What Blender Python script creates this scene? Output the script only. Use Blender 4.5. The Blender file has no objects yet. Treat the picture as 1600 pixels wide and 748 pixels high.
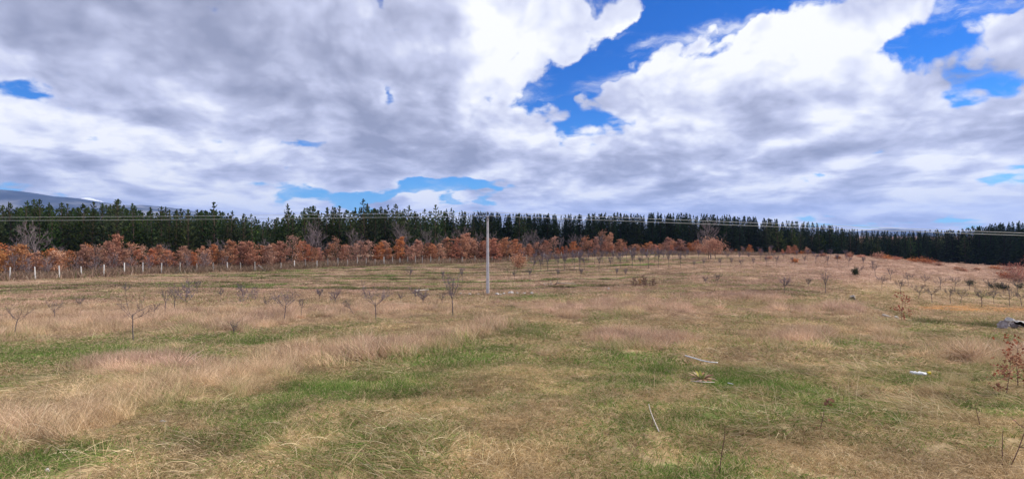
import bpy, math, random
import numpy as np
from mathutils import Vector

SC = bpy.context.scene
COL = SC.collection
rng = np.random.default_rng(7)
random.seed(7)

# ------------------------------------------------------------------ camera, sky, sun, exposure
F = 870.0            # focal length in pixels of the 1600 px wide picture
HZ = 368.0           # row of the eye-level horizon
EYE = 1.6
cam = bpy.data.cameras.new('camera')
cam.sensor_width = 36.0
cam.lens = 36.0 * F / 1600.0
cam.clip_start = 0.05
cam.clip_end = 60000
camo = bpy.data.objects.new('camera', cam)
camo.location = (0, 0, EYE)
camo.rotation_euler = (math.pi / 2 - math.atan((374 - HZ) / F), 0, 0)
COL.objects.link(camo)
SC.camera = camo

SUN_EL = math.radians(41)
SUN_AZ = math.radians(78)       # from the view direction (+Y) towards +X
sun = bpy.data.lights.new('sun', 'SUN')
sun.energy = 3.4
sun.angle = math.radians(5)
sun.color = (1.0, 0.955, 0.89)
suno = bpy.data.objects.new('sun', sun)
sd = Vector((math.sin(SUN_AZ) * math.cos(SUN_EL), math.cos(SUN_AZ) * math.cos(SUN_EL), math.sin(SUN_EL)))
suno.rotation_euler = sd.to_track_quat('Z', 'Y').to_euler()
COL.objects.link(suno)

SC.view_settings.view_transform = 'Standard'
SC.view_settings.look = 'None'
SC.view_settings.exposure = 0.57
SC.view_settings.gamma = 1.0
SC.view_settings.use_curve_mapping = False
SC.render.engine = 'CYCLES'
SC.cycles.max_bounces = 4
SC.cycles.diffuse_bounces = 2
SC.cycles.glossy_bounces = 2
SC.cycles.transmission_bounces = 3
SC.cycles.volume_bounces = 0
SC.cycles.transparent_max_bounces = 4
SC.cycles.use_denoising = True


class NT:
    """small helper for node trees"""
    def __init__(self, tree):
        self.t = tree

    def n(self, typ, **kw):
        nd = self.t.nodes.new(typ)
        for k, v in kw.items():
            setattr(nd, k, v)
        return nd

    def link(self, a, b):
        self.t.links.new(a, b)

    def put(self, sock, v):
        if v is None:
            return
        if hasattr(v, 'is_linked') or hasattr(v, 'links'):
            self.t.links.new(v, sock)
        else:
            sock.default_value = v

    def math(self, op, a, b=None, c=None, clamp=False):
        nd = self.n('ShaderNodeMath', operation=op, use_clamp=clamp)
        for i, v in enumerate((a, b, c)):
            self.put(nd.inputs[i], v)
        return nd.outputs[0]

    def vmath(self, op, a, b=None):
        nd = self.n('ShaderNodeVectorMath', operation=op)
        self.put(nd.inputs[0], a)
        if b is not None:
            if op == 'SCALE':
                self.put(nd.inputs['Scale'], b)
            else:
                self.put(nd.inputs[1], b)
        return nd.outputs['Vector']

    def noise(self, vec, scale, detail=5.0, rough=0.55, dist=0.0, dims='3D', w=None):
        nd = self.n('ShaderNodeTexNoise', noise_dimensions=dims)
        self.put(nd.inputs['Vector'], vec)
        if w is not None:
            nd.inputs['W'].default_value = w
        nd.inputs['Scale'].default_value = scale
        nd.inputs['Detail'].default_value = detail
        nd.inputs['Roughness'].default_value = rough
        nd.inputs['Distortion'].default_value = dist
        return nd

    def smooth(self, v, a, b, lo=0.0, hi=1.0):
        nd = self.n('ShaderNodeMapRange', interpolation_type='SMOOTHSTEP')
        self.put(nd.inputs['Value'], v)
        nd.inputs['From Min'].default_value = a
        nd.inputs['From Max'].default_value = b
        nd.inputs['To Min'].default_value = lo
        nd.inputs['To Max'].default_value = hi
        return nd.outputs['Result']

    def mix(self, f, a, b, blend='MIX'):
        nd = self.n('ShaderNodeMix', data_type='RGBA', blend_type=blend)
        self.put(nd.inputs[0], f)
        for s, v in ((nd.inputs[6], a), (nd.inputs[7], b)):
            if isinstance(v, tuple):
                v = tuple(v) + (1.0,) if len(v) == 3 else v
            self.put(s, v)
        return nd.outputs[2]

    def ramp(self, f, stops, mode='LINEAR'):
        nd = self.n('ShaderNodeValToRGB')
        nd.color_ramp.interpolation = mode
        els = nd.color_ramp.elements
        while len(els) < len(stops):
            els.new(0.5)
        for e, (p, c) in zip(els, stops):
            e.position = p
            e.color = tuple(c) + (1.0,)
        self.put(nd.inputs[0], f)
        return nd.outputs[0]


def build_world():
    w = bpy.data.worlds.new('World')
    SC.world = w
    w.use_nodes = True
    t = w.node_tree
    t.nodes.clear()
    N = NT(t)
    tc = N.n('ShaderNodeTexCoord')
    d = N.vmath('NORMALIZE', tc.outputs['Generated'])
    sep = N.n('ShaderNodeSeparateXYZ')
    N.link(d, sep.inputs[0])
    x, y, z = sep.outputs
    # cloud coordinates: round the horizon and up, puffs flattening towards the horizon
    hyp = N.math('SQRT', N.math('ADD', N.math('MULTIPLY', x, x), N.math('ADD', N.math('MULTIPLY', y, y), 1e-5)))
    comb = N.n('ShaderNodeCombineXYZ')
    N.link(N.math('DIVIDE', x, hyp), comb.inputs[0])
    N.link(N.math('DIVIDE', y, hyp), comb.inputs[1])
    N.link(N.math('MULTIPLY', N.math('LOGARITHM', N.math('ADD', N.math('MAXIMUM', z, 0.0), 0.10), math.e), 0.52), comb.inputs[2])
    P0 = comb.outputs[0]
    wn = N.noise(P0, 3.0, 4, 0.5)
    wv = N.vmath('SUBTRACT', wn.outputs['Color'], (0.5, 0.5, 0.5))
    P = N.vmath('ADD', P0, N.vmath('SCALE', wv, 0.14))
    # azimuth / elevation, ragged by noise, for the big cloud masses
    az = N.math('ARCTAN2', x, y)
    el = N.math('ARCSINE', z)
    ae = N.n('ShaderNodeCombineXYZ')
    N.link(az, ae.inputs[0])
    N.link(el, ae.inputs[1])
    wn2 = N.noise(P0, 5.0, 6, 0.6)
    wv2 = N.vmath('MULTIPLY', N.vmath('SUBTRACT', wn2.outputs['Color'], (0.5, 0.5, 0.5)), (0.17, 0.11, 0.0))
    AE = N.vmath('ADD', ae.outputs[0], wv2)

    def blobs(lst, start):
        acc = start
        for (cx, cy, rx, ry, rot, amp) in lst:
            a = math.atan((cx - 800) / F)
            e = math.atan((HZ - cy) / F * math.cos(a))
            k = math.cos(a)
            mp = N.n('ShaderNodeMapping', vector_type='TEXTURE')
            N.link(AE, mp.inputs['Vector'])
            mp.inputs['Location'].default_value = (a, e, 0)
            mp.inputs['Rotation'].default_value = (0, 0, math.radians(rot))
            mp.inputs['Scale'].default_value = (rx / F * k * 1.5, ry / F * k * 1.5, 1)
            g = N.n('ShaderNodeTexGradient', gradient_type='QUADRATIC_SPHERE')
            N.link(mp.outputs[0], g.inputs[0])
            acc = N.math('MULTIPLY_ADD', g.outputs['Fac'], amp, acc)
        return acc

    # clear gaps in the deck (negative) and thick parts (positive): px, py, rx, ry, tilt, amount
    COVER = [
        (1040, 45, 260, 62, 24, -1.6), (870, 135, 130, 50, 22, -1.5), (1180, 5, 170, 45, 12, -1.3),
        (985, 30, 60, 22, 25, 0.9), (1010, 75, 70, 20, 22, 0.5), (900, 95, 60, 22, 25, 0.2),
        (1475, 25, 150, 42, 22, -1.0), (1560, 15, 60, 20, 10, -0.4),
        (665, 296, 175, 26, 2, -1.8), (560, 305, 90, 16, 0, -0.7), (625, 318, 22, 26, 0, 1.2),
        (8, 128, 45, 35, 0, -0.6), (597, 140, 36, 30, 0, -0.85), (30, 285, 120, 40, 0, 0.6), (480, 225, 120, 50, 0, 0.4), (690, 150, 30, 18, 0, -0.35),
        (1300, 284, 75, 13, 0, -1.1), (1480, 345, 200, 12, 0, -0.6), (1350, 352, 120, 9, 0, -0.5),
        (760, 60, 170, 110, 0, 0.6), (1200, 130, 330, 110, 20, 0.5), (450, 130, 420, 160, 0, 0.5),
        (820, 190, 110, 45, 0, 0.6), (1420, 190, 200, 70, 10, 0.35), (880, 300, 90, 28, 0, 0.6),
        (580, 25, 120, 60, 0, 0.5), (430, 295, 120, 35, 0, 0.6), (1040, 270, 120, 40, 0, 0.6), (1400, 255, 260, 60, 0, 0.5), (1540, 90, 150, 60, 10, 0.5), (700, 330, 200, 16, 0, 0.3), (1150, 310, 260, 40, 0, 0.25), (150, 260, 260, 70, 0, 0.5),
    ]
    cover = blobs(COVER, 0.0)
    # bellies in shadow (negative) and sunlit sides (positive)
    SHADE = [
        (420, 95, 330, 110, -4, -0.75), (260, 185, 200, 42, -4, -0.55), (660, 200, 240, 60, -8, -0.6),
        (430, 262, 260, 40, 4, -0.6), (780, 232, 180, 38, 0, -0.4), (120, 40, 160, 60, 0, -0.25),
        (760, 50, 170, 95, 0, 0.75), (860, 70, 80, 60, 0, 0.45), (120, 225, 220, 70, -8, 0.75), (270, 238, 90, 40, -10, 0.8),
        (510, 205, 95, 48, -20, 0.9), (810, 165, 90, 36, -25, 0.45), (150, 285, 200, 28, 0, 0.25),
        (1180, 90, 280, 95, 22, 0.8), (960, 170, 90, 40, 15, 0.35), (1360, 50, 150, 60, 20, 0.6),
        (1030, 245, 330, 34, 3, -0.75), (1190, 185, 80, 40, -10, -0.6), (1310, 200, 60, 26, 0, 0.6), (1420, 200, 70, 30, 14, 0.6),
        (1500, 130, 170, 42, 8, -0.6), (1320, 228, 170, 26, 6, -0.6), (1560, 200, 90, 40, 0, -0.35), (1560, 75, 120, 45, 25, 0.5),
        (900, 285, 110, 26, 0, 0.15), (1120, 300, 300, 26, 0, 0.25), (1470, 310, 200, 36, 0, 0.1), (640, 320, 60, 20, 0, 0.6),
        (1240, 205, 50, 30, 0, 0.45), (60, 150, 120, 50, 0, 0.15),
    ]
    shade = blobs(SHADE, 0.0)

    def billow(v, det):
        n_ = N.noise(v, 4.6, det, 0.56).outputs['Fac']
        vo = N.n('ShaderNodeTexVoronoi', feature='F1', voronoi_dimensions='3D')
        N.link(v, vo.inputs['Vector'])
        vo.inputs['Scale'].default_value = 11.0
        vo.inputs['Detail'].default_value = 2.0
        vo.inputs['Roughness'].default_value = 0.55
        return N.math('MULTIPLY_ADD', N.math('SUBTRACT', 0.45, vo.outputs['Distance']), 0.34, n_)
    d1 = billow(P, 8)
    # the same field a little nearer to the sun: lit and shaded sides of each puff
    off = N.vmath('ADD', P, (0.055, 0.0, 0.045))
    d1s = N.noise(P, 4.6, 6, 0.5).outputs['Fac']
    d2 = N.noise(off, 4.6, 4, 0.5).outputs['Fac']
    nf = N.noise(P, 18.0, 7, 0.6).outputs['Fac']
    dens = N.math('MULTIPLY_ADD', N.math('ADD', cover, 0.78), 0.30, N.math('MULTIPLY_ADD', N.math('SUBTRACT', nf, 0.5), 0.24, d1))
    alpha = N.smooth(dens, 0.335, 0.455)
    # thin streaks of cloud torn off into the gaps
    wm = N.n('ShaderNodeMapping', vector_type='POINT')
    N.link(AE, wm.inputs['Vector'])
    wm.inputs['Rotation'].default_value = (0, 0, math.radians(-24))
    wm.inputs['Scale'].default_value = (5.0, 21.0, 1.0)
    wisp = N.smooth(N.noise(wm.outputs[0], 1.0, 7, 0.6).outputs['Fac'], 0.47, 0.72, 0.0, 0.75)
    alpha = N.math('MAXIMUM', alpha, N.math('MULTIPLY', wisp, N.smooth(dens, 0.05, 0.33)))
    rel = N.math('SUBTRACT', d1s, d2)
    lit = N.math('MULTIPLY_ADD', rel, 2.1, 0.76)
    lit = N.math('MULTIPLY_ADD', shade, 0.66, lit)
    lit = N.math('MULTIPLY_ADD', N.math('SUBTRACT', nf, 0.5), 0.42, lit)
    vp = N.n('ShaderNodeTexVoronoi', feature='F1', voronoi_dimensions='3D')
    N.link(P, vp.inputs['Vector'])
    vp.inputs['Scale'].default_value = 15.0
    vp.inputs['Detail'].default_value = 2.0
    vp.inputs['Roughness'].default_value = 0.6
    lit = N.math('MULTIPLY_ADD', N.math('SUBTRACT', 0.48, vp.outputs['Distance']), 0.30, lit)
    # rows of small cumulus low over the horizon
    nb = N.noise(N.vmath('MULTIPLY', P, (1.0, 1.0, 1.5)), 9.0, 8, 0.58).outputs['Fac']
    lit = N.math('MULTIPLY_ADD', N.math('SUBTRACT', nb, 0.47), N.smooth(z, 0.08, 0.32, 2.1, 0.5), lit)
    # thin edges are bright, thick middles grey
    edge = N.smooth(dens, 0.40, 0.75, 0.12, -0.12)
    lit = N.math('ADD', lit, edge)
    cloud = N.ramp(lit, [(0.0, (0.29, 0.315, 0.44)), (0.30, (0.41, 0.435, 0.585)), (0.58, (0.57, 0.60, 0.78)), (0.82, (0.80, 0.825, 0.94)), (1.0, (0.97, 0.975, 1.0))])

    sky = N.n('ShaderNodeTexSky', sky_type='NISHITA')
    sky.sun_disc = False
    sky.sun_elevation = SUN_EL
    sky.sun_rotation = SUN_AZ
    sky.altitude = 900
    sky.air_density = 1.0
    sky.dust_density = 0.3
    sky.ozone_density = 3.0
    hs = N.n('ShaderNodeHueSaturation')
    hs.inputs['Saturation'].default_value = 1.05
    hs.inputs['Value'].default_value = 1.0
    N.link(sky.outputs[0], hs.inputs['Color'])
    bg1 = N.n('ShaderNodeBackground')
    blue = N.mix(1.0, hs.outputs[0], N.mix(N.smooth(z, 0.03, 0.32), (0.26, 0.88, 1.50), (0.02, 0.55, 1.30)), 'MULTIPLY')
    N.link(blue, bg1.inputs[0])
    bg1.inputs[1].default_value = 0.070
    bg2 = N.n('ShaderNodeBackground')
    N.link(cloud, bg2.inputs[0])
    bg2.inputs[1].default_value = 0.74
    mx = N.n('ShaderNodeMixShader')
    N.link(alpha, mx.inputs[0])
    N.link(bg1.outputs[0], mx.inputs[1])
    N.link(bg2.outputs[0], mx.inputs[2])
    out = N.n('ShaderNodeOutputWorld')
    N.link(mx.outputs[0], out.inputs[0])
    w.cycles.sampling_method = 'MANUAL'
    w.cycles.sample_map_resolution = 512


build_world()


# ------------------------------------------------------------------ numpy noise
def _hash(ix, iy, seed):
    h = (ix.astype(np.int64) * 374761393 + iy.astype(np.int64) * 668265263 + seed * 982451653) & 0xFFFFFFFF
    h = ((h ^ (h >> 13)) * 1274126177) & 0xFFFFFFFF
    h = h ^ (h >> 16)
    return (h & 0xFFFF) / 65535.0


def vnoise(x, y, seed=0):
    ix, iy = np.floor(x), np.floor(y)
    fx, fy = x - ix, y - iy
    fx = fx * fx * (3 - 2 * fx)
    fy = fy * fy * (3 - 2 * fy)
    a = _hash(ix, iy, seed); b = _hash(ix + 1, iy, seed)
    c = _hash(ix, iy + 1, seed); d = _hash(ix + 1, iy + 1, seed)
    return (a + (b - a) * fx) * (1 - fy) + (c + (d - c) * fx) * fy


def fbm(x, y, seed=0, octaves=4):
    x = np.asarray(x, float); y = np.asarray(y, float)
    s, a, t = 0.0, 0.5, 0.0
    for o in range(octaves):
        s = s + a * vnoise(x * 2 ** o + 17.3 * o, y * 2 ** o - 9.1 * o, seed + o)
        t += a
        a *= 0.5
    return s / t      # 0..1


# ------------------------------------------------------------------ terrain height
COLS = {
    -100: [(1, 2000), (3.7, 748), (6, 652), (9, 595), (14, 562), (20, 537), (33, 492), (50, 459), (70, 438), (95, 423), (150, 403), (400, 384)],
    0: [(3.7, 748), (6, 650), (9, 592), (14, 560), (20, 535), (33, 490), (50, 458), (70, 437), (95, 422), (150, 403), (400, 384)],
    400: [(3.7, 748), (5.5, 655), (8, 595), (12, 560), (18, 528), (30, 488), (50, 455), (70, 438), (93, 424), (150, 404), (400, 384)],
    762: [(3.7, 748), (5.5, 652), (7.5, 600), (10.4, 560), (15.5, 520), (24, 492), (51, 461), (70, 440), (115, 412), (150, 404), (400, 384)],
    1000: [(3.7, 748), (5.5, 652), (7.5, 600), (10.4, 560), (15.5, 520), (24, 490), (50, 455), (80, 428), (120, 405), (150, 397), (400, 384)],
    1150: [(3.7, 748), (5.5, 652), (7.5, 600), (10.4, 560), (15.5, 520), (24, 488), (45, 458), (75, 425), (110, 404), (150, 397), (220, 398), (400, 386)],
    1250: [(3.7, 748), (5.5, 652), (7.5, 600), (10.4, 560), (15.5, 520), (24, 487), (45, 459), (75, 425), (108, 394), (150, 402), (220, 400), (400, 386)],
    1320: [(3.7, 748), (5.5, 652), (7.5, 600), (10.4, 560), (16, 518), (23, 487), (34, 463), (45, 463), (75, 428), (108, 397), (150, 408), (220, 404), (400, 386)],
    1355: [(3.7, 748), (5.5, 652), (7.5, 600), (10.4, 560), (16, 519), (22, 492), (30, 474), (37, 478), (50, 470), (75, 432), (108, 399), (150, 410), (220, 404), (400, 386)],
    1400: [(3.7, 748), (5.5, 652), (7.5, 600), (10.4, 560), (16, 520), (21, 500), (25, 492), (32, 500), (50, 482), (64, 467), (78, 441), (108, 403), (150, 413), (220, 404), (400, 386)],
    1450: [(3.7, 748), (5.5, 652), (7.5, 600), (10.4, 560), (16, 522), (20.5, 506), (28, 516), (52, 490), (64, 475), (80, 450), (108, 407), (150, 415), (220, 408), (400, 386)],
    1600: [(3.7, 748), (5.5, 652), (7.5, 602), (10.4, 562), (16, 526), (21, 512), (30, 518), (52, 492), (64, 479), (80, 456), (108, 418), (150, 422), (220, 410), (400, 386)],
    1720: [(3.7, 748), (5.5, 652), (7.5, 604), (10.4, 566), (16, 530), (21, 516), (30, 522), (52, 496), (64, 482), (80, 458), (108, 419), (150, 422), (220, 410), (400, 386)],
}
GT = np.linspace(-1.05, 1.06, 130)
GL = np.linspace(math.log(2.0), math.log(400.0), 200)


def _build_grid():
    ts, rows = [], []
    for px in sorted(COLS):
        c = [(Y, -(p - HZ) / F * Y) for (Y, p) in COLS[px] if Y >= 3.7]
        L = np.log([a for a, _ in c]); Z = np.array([b for _, b in c])
        row = np.interp(GL, L, Z)
        row = np.where(GL < L[0], -1.6, row)
        ts.append((px - 800) / F); rows.append(row)
    rows = np.array(rows)
    G = np.array([np.interp(GT, ts, rows[:, j]) for j in range(len(GL))]).T

    def sm(A, ax, sig):
        r = int(sig * 3) + 1
        k = np.exp(-0.5 * (np.arange(-r, r + 1) / sig) ** 2); k /= k.sum()
        pad = [(0, 0), (0, 0)]; pad[ax] = (r, r)
        B = np.pad(A, pad, mode='edge')
        return np.apply_along_axis(lambda v: np.convolve(v, k, 'valid'), ax, B)
    return sm(sm(G, 0, 1.8), 1, 2.2)


GRID = _build_grid()


def ground_base(x, y):
    x = np.asarray(x, float); y = np.asarray(y, float)
    Y = np.clip(y, 2.0, 399.0)
    t = np.clip(x / Y, GT[0], GT[-1] - 1e-6)
    # close to the eye the lie of the land no longer depends on the direction
    u = (t - GT[0]) / (GT[1] - GT[0]); v = (np.log(Y) - GL[0]) / (GL[1] - GL[0])
    u = np.clip(u, 0, len(GT) - 1.001); v = np.clip(v, 0, len(GL) - 1.001)
    i = u.astype(int); j = v.astype(int); a = u - i; b = v - j
    z = (GRID[i, j] * (1 - a) + GRID[i + 1, j] * a) * (1 - b) + (GRID[i, j + 1] * (1 - a) + GRID[i + 1, j + 1] * a) * b
    return z + EYE


def ground(x, y):
    x = np.asarray(x, float); y = np.asarray(y, float)
    z = ground_base(x, y)
    r = np.hypot(x, y)
    near = np.clip(1.5 - r / 60.0, 0, 1)
    z = z + (fbm(x * 0.45, y * 0.45, 11, 3) - 0.5) * 0.28 * np.clip((r - 1.5) / 6, 0.25, 1)
    z = z + (fbm(x * 2.1, y * 2.1, 21, 3) - 0.5) * 0.20 * near
    z = z + (fbm(x * 0.06, y * 0.06, 31, 3) - 0.5) * 0.7 * np.clip((r - 25) / 40, 0, 1)
    return z


def project(x, y, z):
    Y = np.maximum(y, 0.05)
    return 800 + F * x / Y, HZ - F * (z - EYE) / Y


def spot(px, py, ymin=2.5):
    """first ground point met along the line of sight towards a pixel of the photograph"""
    Y = np.exp(np.linspace(math.log(ymin), math.log(395), 6000))
    X = (px - 800) / F * Y
    ray = EYE - (py - HZ) / F * Y
    g = ground(X, Y)
    hit = np.nonzero(ray <= g)[0]
    k = hit[0] if len(hit) else len(Y) - 1
    return float(X[k]), float(Y[k]), float(g[k])


def at(px, Y):
    x = (px - 800) / F * Y
    return x, Y, float(ground(x, Y))


# ------------------------------------------------------------------ what grows where
def _ell(px, py, cx, cy, rx, ry):
    q = ((px - cx) / rx) ** 2 + ((py - cy) / ry) ** 2
    return np.exp(-q * 0.9)


def _band(px, py, pts, hws):
    best = np.zeros_like(px)
    for (a, b, wa, wb) in zip(pts[:-1], pts[1:], hws[:-1], hws[1:]):
        dx, dy = b[0] - a[0], b[1] - a[1]
        k = 4.0   # rows count more than columns
        L2 = dx * dx + (dy * k) ** 2 + 1e-6
        s = np.clip(((px - a[0]) * dx + (py - a[1]) * dy * k * k) / L2, 0, 1)
        w = wa + (wb - wa) * s
        ddx = (px - (a[0] + dx * s)) / (w * 2.5); ddy = (py - (a[1] + dy * s)) / w
        best = np.maximum(best, np.exp(-(ddx ** 2 + ddy ** 2) ** 1.5))
    return best


GREEN = [(110, 555, 120, 13, .9), (40, 562, 70, 10, .7), (380, 528, 110, 6, .55), (300, 534, 70, 6, .5), (330, 512, 60, 4, .4),
         (505, 615, 75, 18, .85), (430, 632, 75, 17, .8), (590, 606, 60, 12, .85), (690, 562, 95, 13, .9), (740, 552, 40, 10, .7), (620, 588, 80, 13, .7),
         (350, 650, 75, 13, .6), (390, 684, 25, 9, .9), (60, 725, 95, 15, .8), (130, 716, 65, 11, .75), (0, 737, 60, 18, .8), (545, 675, 28, 7, .55), (250, 690, 60, 9, .4),
         (830, 520, 50, 9, .9), (945, 500, 28, 7, .7), (815, 463, 45, 4, 1.0), (850, 465, 35, 3, .7),
         (980, 565, 75, 16, .9), (1030, 558, 45, 11, .8), (870, 575, 45, 10, .5), (1150, 598, 42, 12, 1.0), (1185, 608, 60, 17, .6), (1010, 595, 45, 9, .7),
         (1230, 622, 65, 18, .7), (1300, 640, 95, 20, .65), (1420, 655, 42, 12, .9), (1400, 592, 60, 8, .35), (1250, 655, 60, 12, .5), (1360, 690, 60, 12, .55), (1500, 690, 60, 12, .45),
         (1030, 737, 65, 13, .75), (880, 560, 28, 6, .5), (1240, 545, 45, 7, .35), (1330, 542, 45, 7, .4), (1150, 640, 55, 12, .6), (1100, 662, 55, 9, .45), (780, 605, 40, 7, .35), (960, 640, 30, 8, .4),
         (300, 445, 160, 5, .45), (120, 448, 120, 6, .45), (560, 440, 150, 4, .4), (420, 672, 30, 7, .5), (1570, 640, 60, 14, .5)]
TALL = [([(0, 692), (100, 657), (250, 620), (330, 602), (430, 577), (560, 555), (640, 541), (765, 512)], [24, 23, 14, 18, 20, 16, 12, 9], 1.0, .6, 1.0),
        ([(-40, 508), (100, 503), (230, 497), (330, 503), (440, 494)], [22, 22, 20, 17, 12], .9, .35, .9),
        ([(150, 576), (230, 571), (300, 580)], [13, 16, 12], .8, .9, .75),
        ([(400, 492), (560, 482), (720, 480)], [15, 13, 11], .65, .5, .8),
        ([(960, 531), (1055, 531)], [13, 13], .9, .8, .75),
        ([(1090, 461), (1210, 464)], [8, 8], .9, .8, .9),
        ([(890, 484), (1000, 472), (1085, 487)], [13, 15, 13], .6, .6, .8),
        ([(1225, 532), (1262, 530)], [17, 17], .7, .6, .8),
        ([(1350, 507), (1410, 532)], [9, 12], .5, .5, .8),
        ([(1500, 560), (1640, 566)], [17, 24], .6, .5, .8),
        ([(795, 476), (890, 486)], [8, 8], .5, .8, .7),
        ([(1215, 490), (1330, 482)], [11, 11], .5, .9, .8),
        ([(1440, 615), (1500, 600)], [8, 8], .35, .4, .6),
        ([(870, 540), (940, 552)], [7, 7], .4, .6, .6),
        ([(930, 455), (1060, 470)], [9, 10], .5, .5, .8)]


def fields(x, y, z):
    """greenness, tall dry grass, reddishness and brightness of the sward at ground points"""
    px, py = project(x, y, z)
    r = np.hypot(x, y)
    sc = np.clip(r / 9.0, 0.5, 3.0)
    wx = (fbm(x / sc * 1.3, y / sc * 1.3, 41, 4) - 0.5); wy = (fbm(x / sc * 1.3 + 50, y / sc * 1.3, 43, 4) - 0.5)
    qx = px + wx * 110; qy = py + wy * 26 * np.clip((py - 400) / 200, .15, 1.2)
    g = np.zeros_like(px)
    for (cx, cy, rx, ry, a) in GREEN:
        g = np.maximum(g, 1.12 * a * _ell(qx, qy, cx, cy, rx * 1.15, ry * 1.2))
    tus = np.clip((fbm(x * 1.1, y * 1.1, 47, 3) - .40) * 5.0, 0, 1)
    tall = np.zeros_like(px); pink = np.zeros_like(px); hgt = np.full_like(px, .6)
    for pts, hw, a, pk, h in TALL:
        b = a * _band(qx, qy, pts, hw) * (.25 + .75 * tus)
        up = b > tall
        pink = np.where(up, pk, pink); hgt = np.where(up, h, hgt)
        tall = np.maximum(tall, b)
    # general mottling of the matted turf
    m = fbm(x * 0.9, y * 0.9, 51, 4); m2 = fbm(x * 0.25, y * 0.25, 57, 3); m3 = fbm(x * 3.1, y * 3.1, 61, 3)
    base = 0.15 + (m - 0.5) * 0.9 + (m2 - 0.5) * 0.5 + (m3 - 0.5) * 0.35
    left = np.clip((420 - px) / 300, 0, 1) * np.clip((py - 520) / 15, 0, 1) * np.clip((640 - py) / 30, 0, 1)
    base = base + 0.16 * left
    hill = np.clip((px - 1050) / 250, 0, 1) * np.clip((455 - py) / 30, 0, 1)
    base = base - 0.34 * hill
    g = g * (0.72 + 0.7 * (m - 0.35) + 0.5 * (m3 - .5)) + np.clip(base, 0, 0.6) * (1 - np.clip(g, 0, 1))
    # worked strips of the orchard beyond: green rows and bare dry rows
    field = np.clip((r - 38) / 14, 0, 1) * (1 - hill) * np.clip((1330 - px) / 60, 0, 1)
    row = np.sin((y - 0.10 * x + 2.2 * (fbm(x * .02, y * .05, 71, 2) - .5)) * 2 * math.pi / 6.3)
    brk = fbm(x * 0.035, y * 0.25, 77, 3)
    row2 = np.sin((y - 0.10 * x + 2.2 * (fbm(x * .02, y * .05, 71, 2) - .5)) * 2 * math.pi / 6.3 + 1.3 + .5 * (fbm(x * .12, y * .12, 73, 2) - .5))
    g = g * (1 - field) + field * np.clip(0.24 + 0.46 * row * np.clip((brk - .28) * 3.2, 0, 1) + (m2 - .5) * .5 + (brk - .5) * 0.4, 0, .9)
    g = np.clip(g - tall * 0.55, 0, 1)
    pink = np.maximum(pink * np.clip(tall * 1.6, 0, 1), 0.95 * hill + 0.25 * np.clip(fbm(x * .5, y * .5, 81, 3) * 2.4 - 1.1, 0, 1) + .45 * field)
    val = (0.60 + 0.84 * fbm(x * 1.7, y * 1.7, 91, 4)) * (1 + .10 * np.clip((14 - r) / 6, 0, 1)) - 0.28 * field * np.clip(-row, 0, 1) * np.clip((brk - .35) * 3, 0, 1) - .60 * np.clip(field, 0, 1) * np.clip((row2 - .55) * 4, 0, 1) * np.clip((brk - .32) * 5, 0, 1)  # thin dark row lines stand in colour for shaded terrace steps
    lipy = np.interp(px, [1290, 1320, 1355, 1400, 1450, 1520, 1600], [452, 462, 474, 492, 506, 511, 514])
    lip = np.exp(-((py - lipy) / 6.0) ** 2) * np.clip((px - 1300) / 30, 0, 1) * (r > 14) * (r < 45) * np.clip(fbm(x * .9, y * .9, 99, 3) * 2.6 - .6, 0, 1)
    val = val * (1 - .4 * lip); g = np.clip(g + .35 * lip, 0, 1)  # brow darkened in colour: olive scrub plus the bank's painted shadow edge
    # bare ochre soil at the foot of the little orchard in the dip
    soil = np.clip(1.5 - np.abs(py + wy * 10 - (479 + (px - 1420) * .035)) / 5.0, 0, 1) * np.clip((px - 1415) / 30, 0, 1) * np.clip((r - 45) / 5, 0, 1)
    return g, tall, np.clip(pink * .8 + .34 * np.clip((r - 9) / 12, 0, 1) * np.clip(fbm(x * .22, y * .22, 181, 3) * 2.2 - .3, 0, 1) + .18 * fbm(x * .7, y * .7, 161, 3) * 2 - .1, 0, 1), val, hgt, soil


# ------------------------------------------------------------------ materials
def new_mat(name):
    m = bpy.data.materials.new(name)
    m.use_nodes = True
    m.node_tree.nodes.clear()
    return m, NT(m.node_tree)


def finish(N, color, rough=0.9, trans=0.0, bump=None, spec=0.1):
    out = N.n('ShaderNodeOutputMaterial')
    if trans > 0:
        a = N.n('ShaderNodeBsdfDiffuse'); b = N.n('ShaderNodeBsdfTranslucent'); m = N.n('ShaderNodeMixShader')
        N.put(a.inputs['Color'], color); N.put(b.inputs['Color'], color)
        m.inputs[0].default_value = trans
        N.link(a.outputs[0], m.inputs[1]); N.link(b.outputs[0], m.inputs[2])
        N.link(m.outputs[0], out.inputs[0])
        return
    p = N.n('ShaderNodeBsdfPrincipled')
    if isinstance(color, tuple):
        color = color + (1.0,)
    N.put(p.inputs['Base Color'], color)
    p.inputs['Roughness'].default_value = rough
    p.inputs['Specular IOR Level'].default_value = spec
    if bump is not None:
        N.link(bump, p.inputs['Normal'])
    N.link(p.outputs[0], out.inputs[0])


def attr(N, name, typ='GEOMETRY'):
    a = N.n('ShaderNodeAttribute', attribute_type=typ, attribute_name=name)
    return a


STRAW = [(0.0, (.18, .120, .062)), (0.35, (.41, .300, .160)), (0.7, (.60, .460, .265)), (1.0, (.75, .62, .40))]
PINKS = [(0.0, (.21, .122, .085)), (0.4, (.44, .285, .205)), (0.75, (.62, .432, .325)), (1.0, (.78, .61, .48))]
GREENS = [(0.0, (.054, .100, .022)), (0.5, (.145, .225, .052)), (1.0, (.32, .36, .11))]


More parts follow.
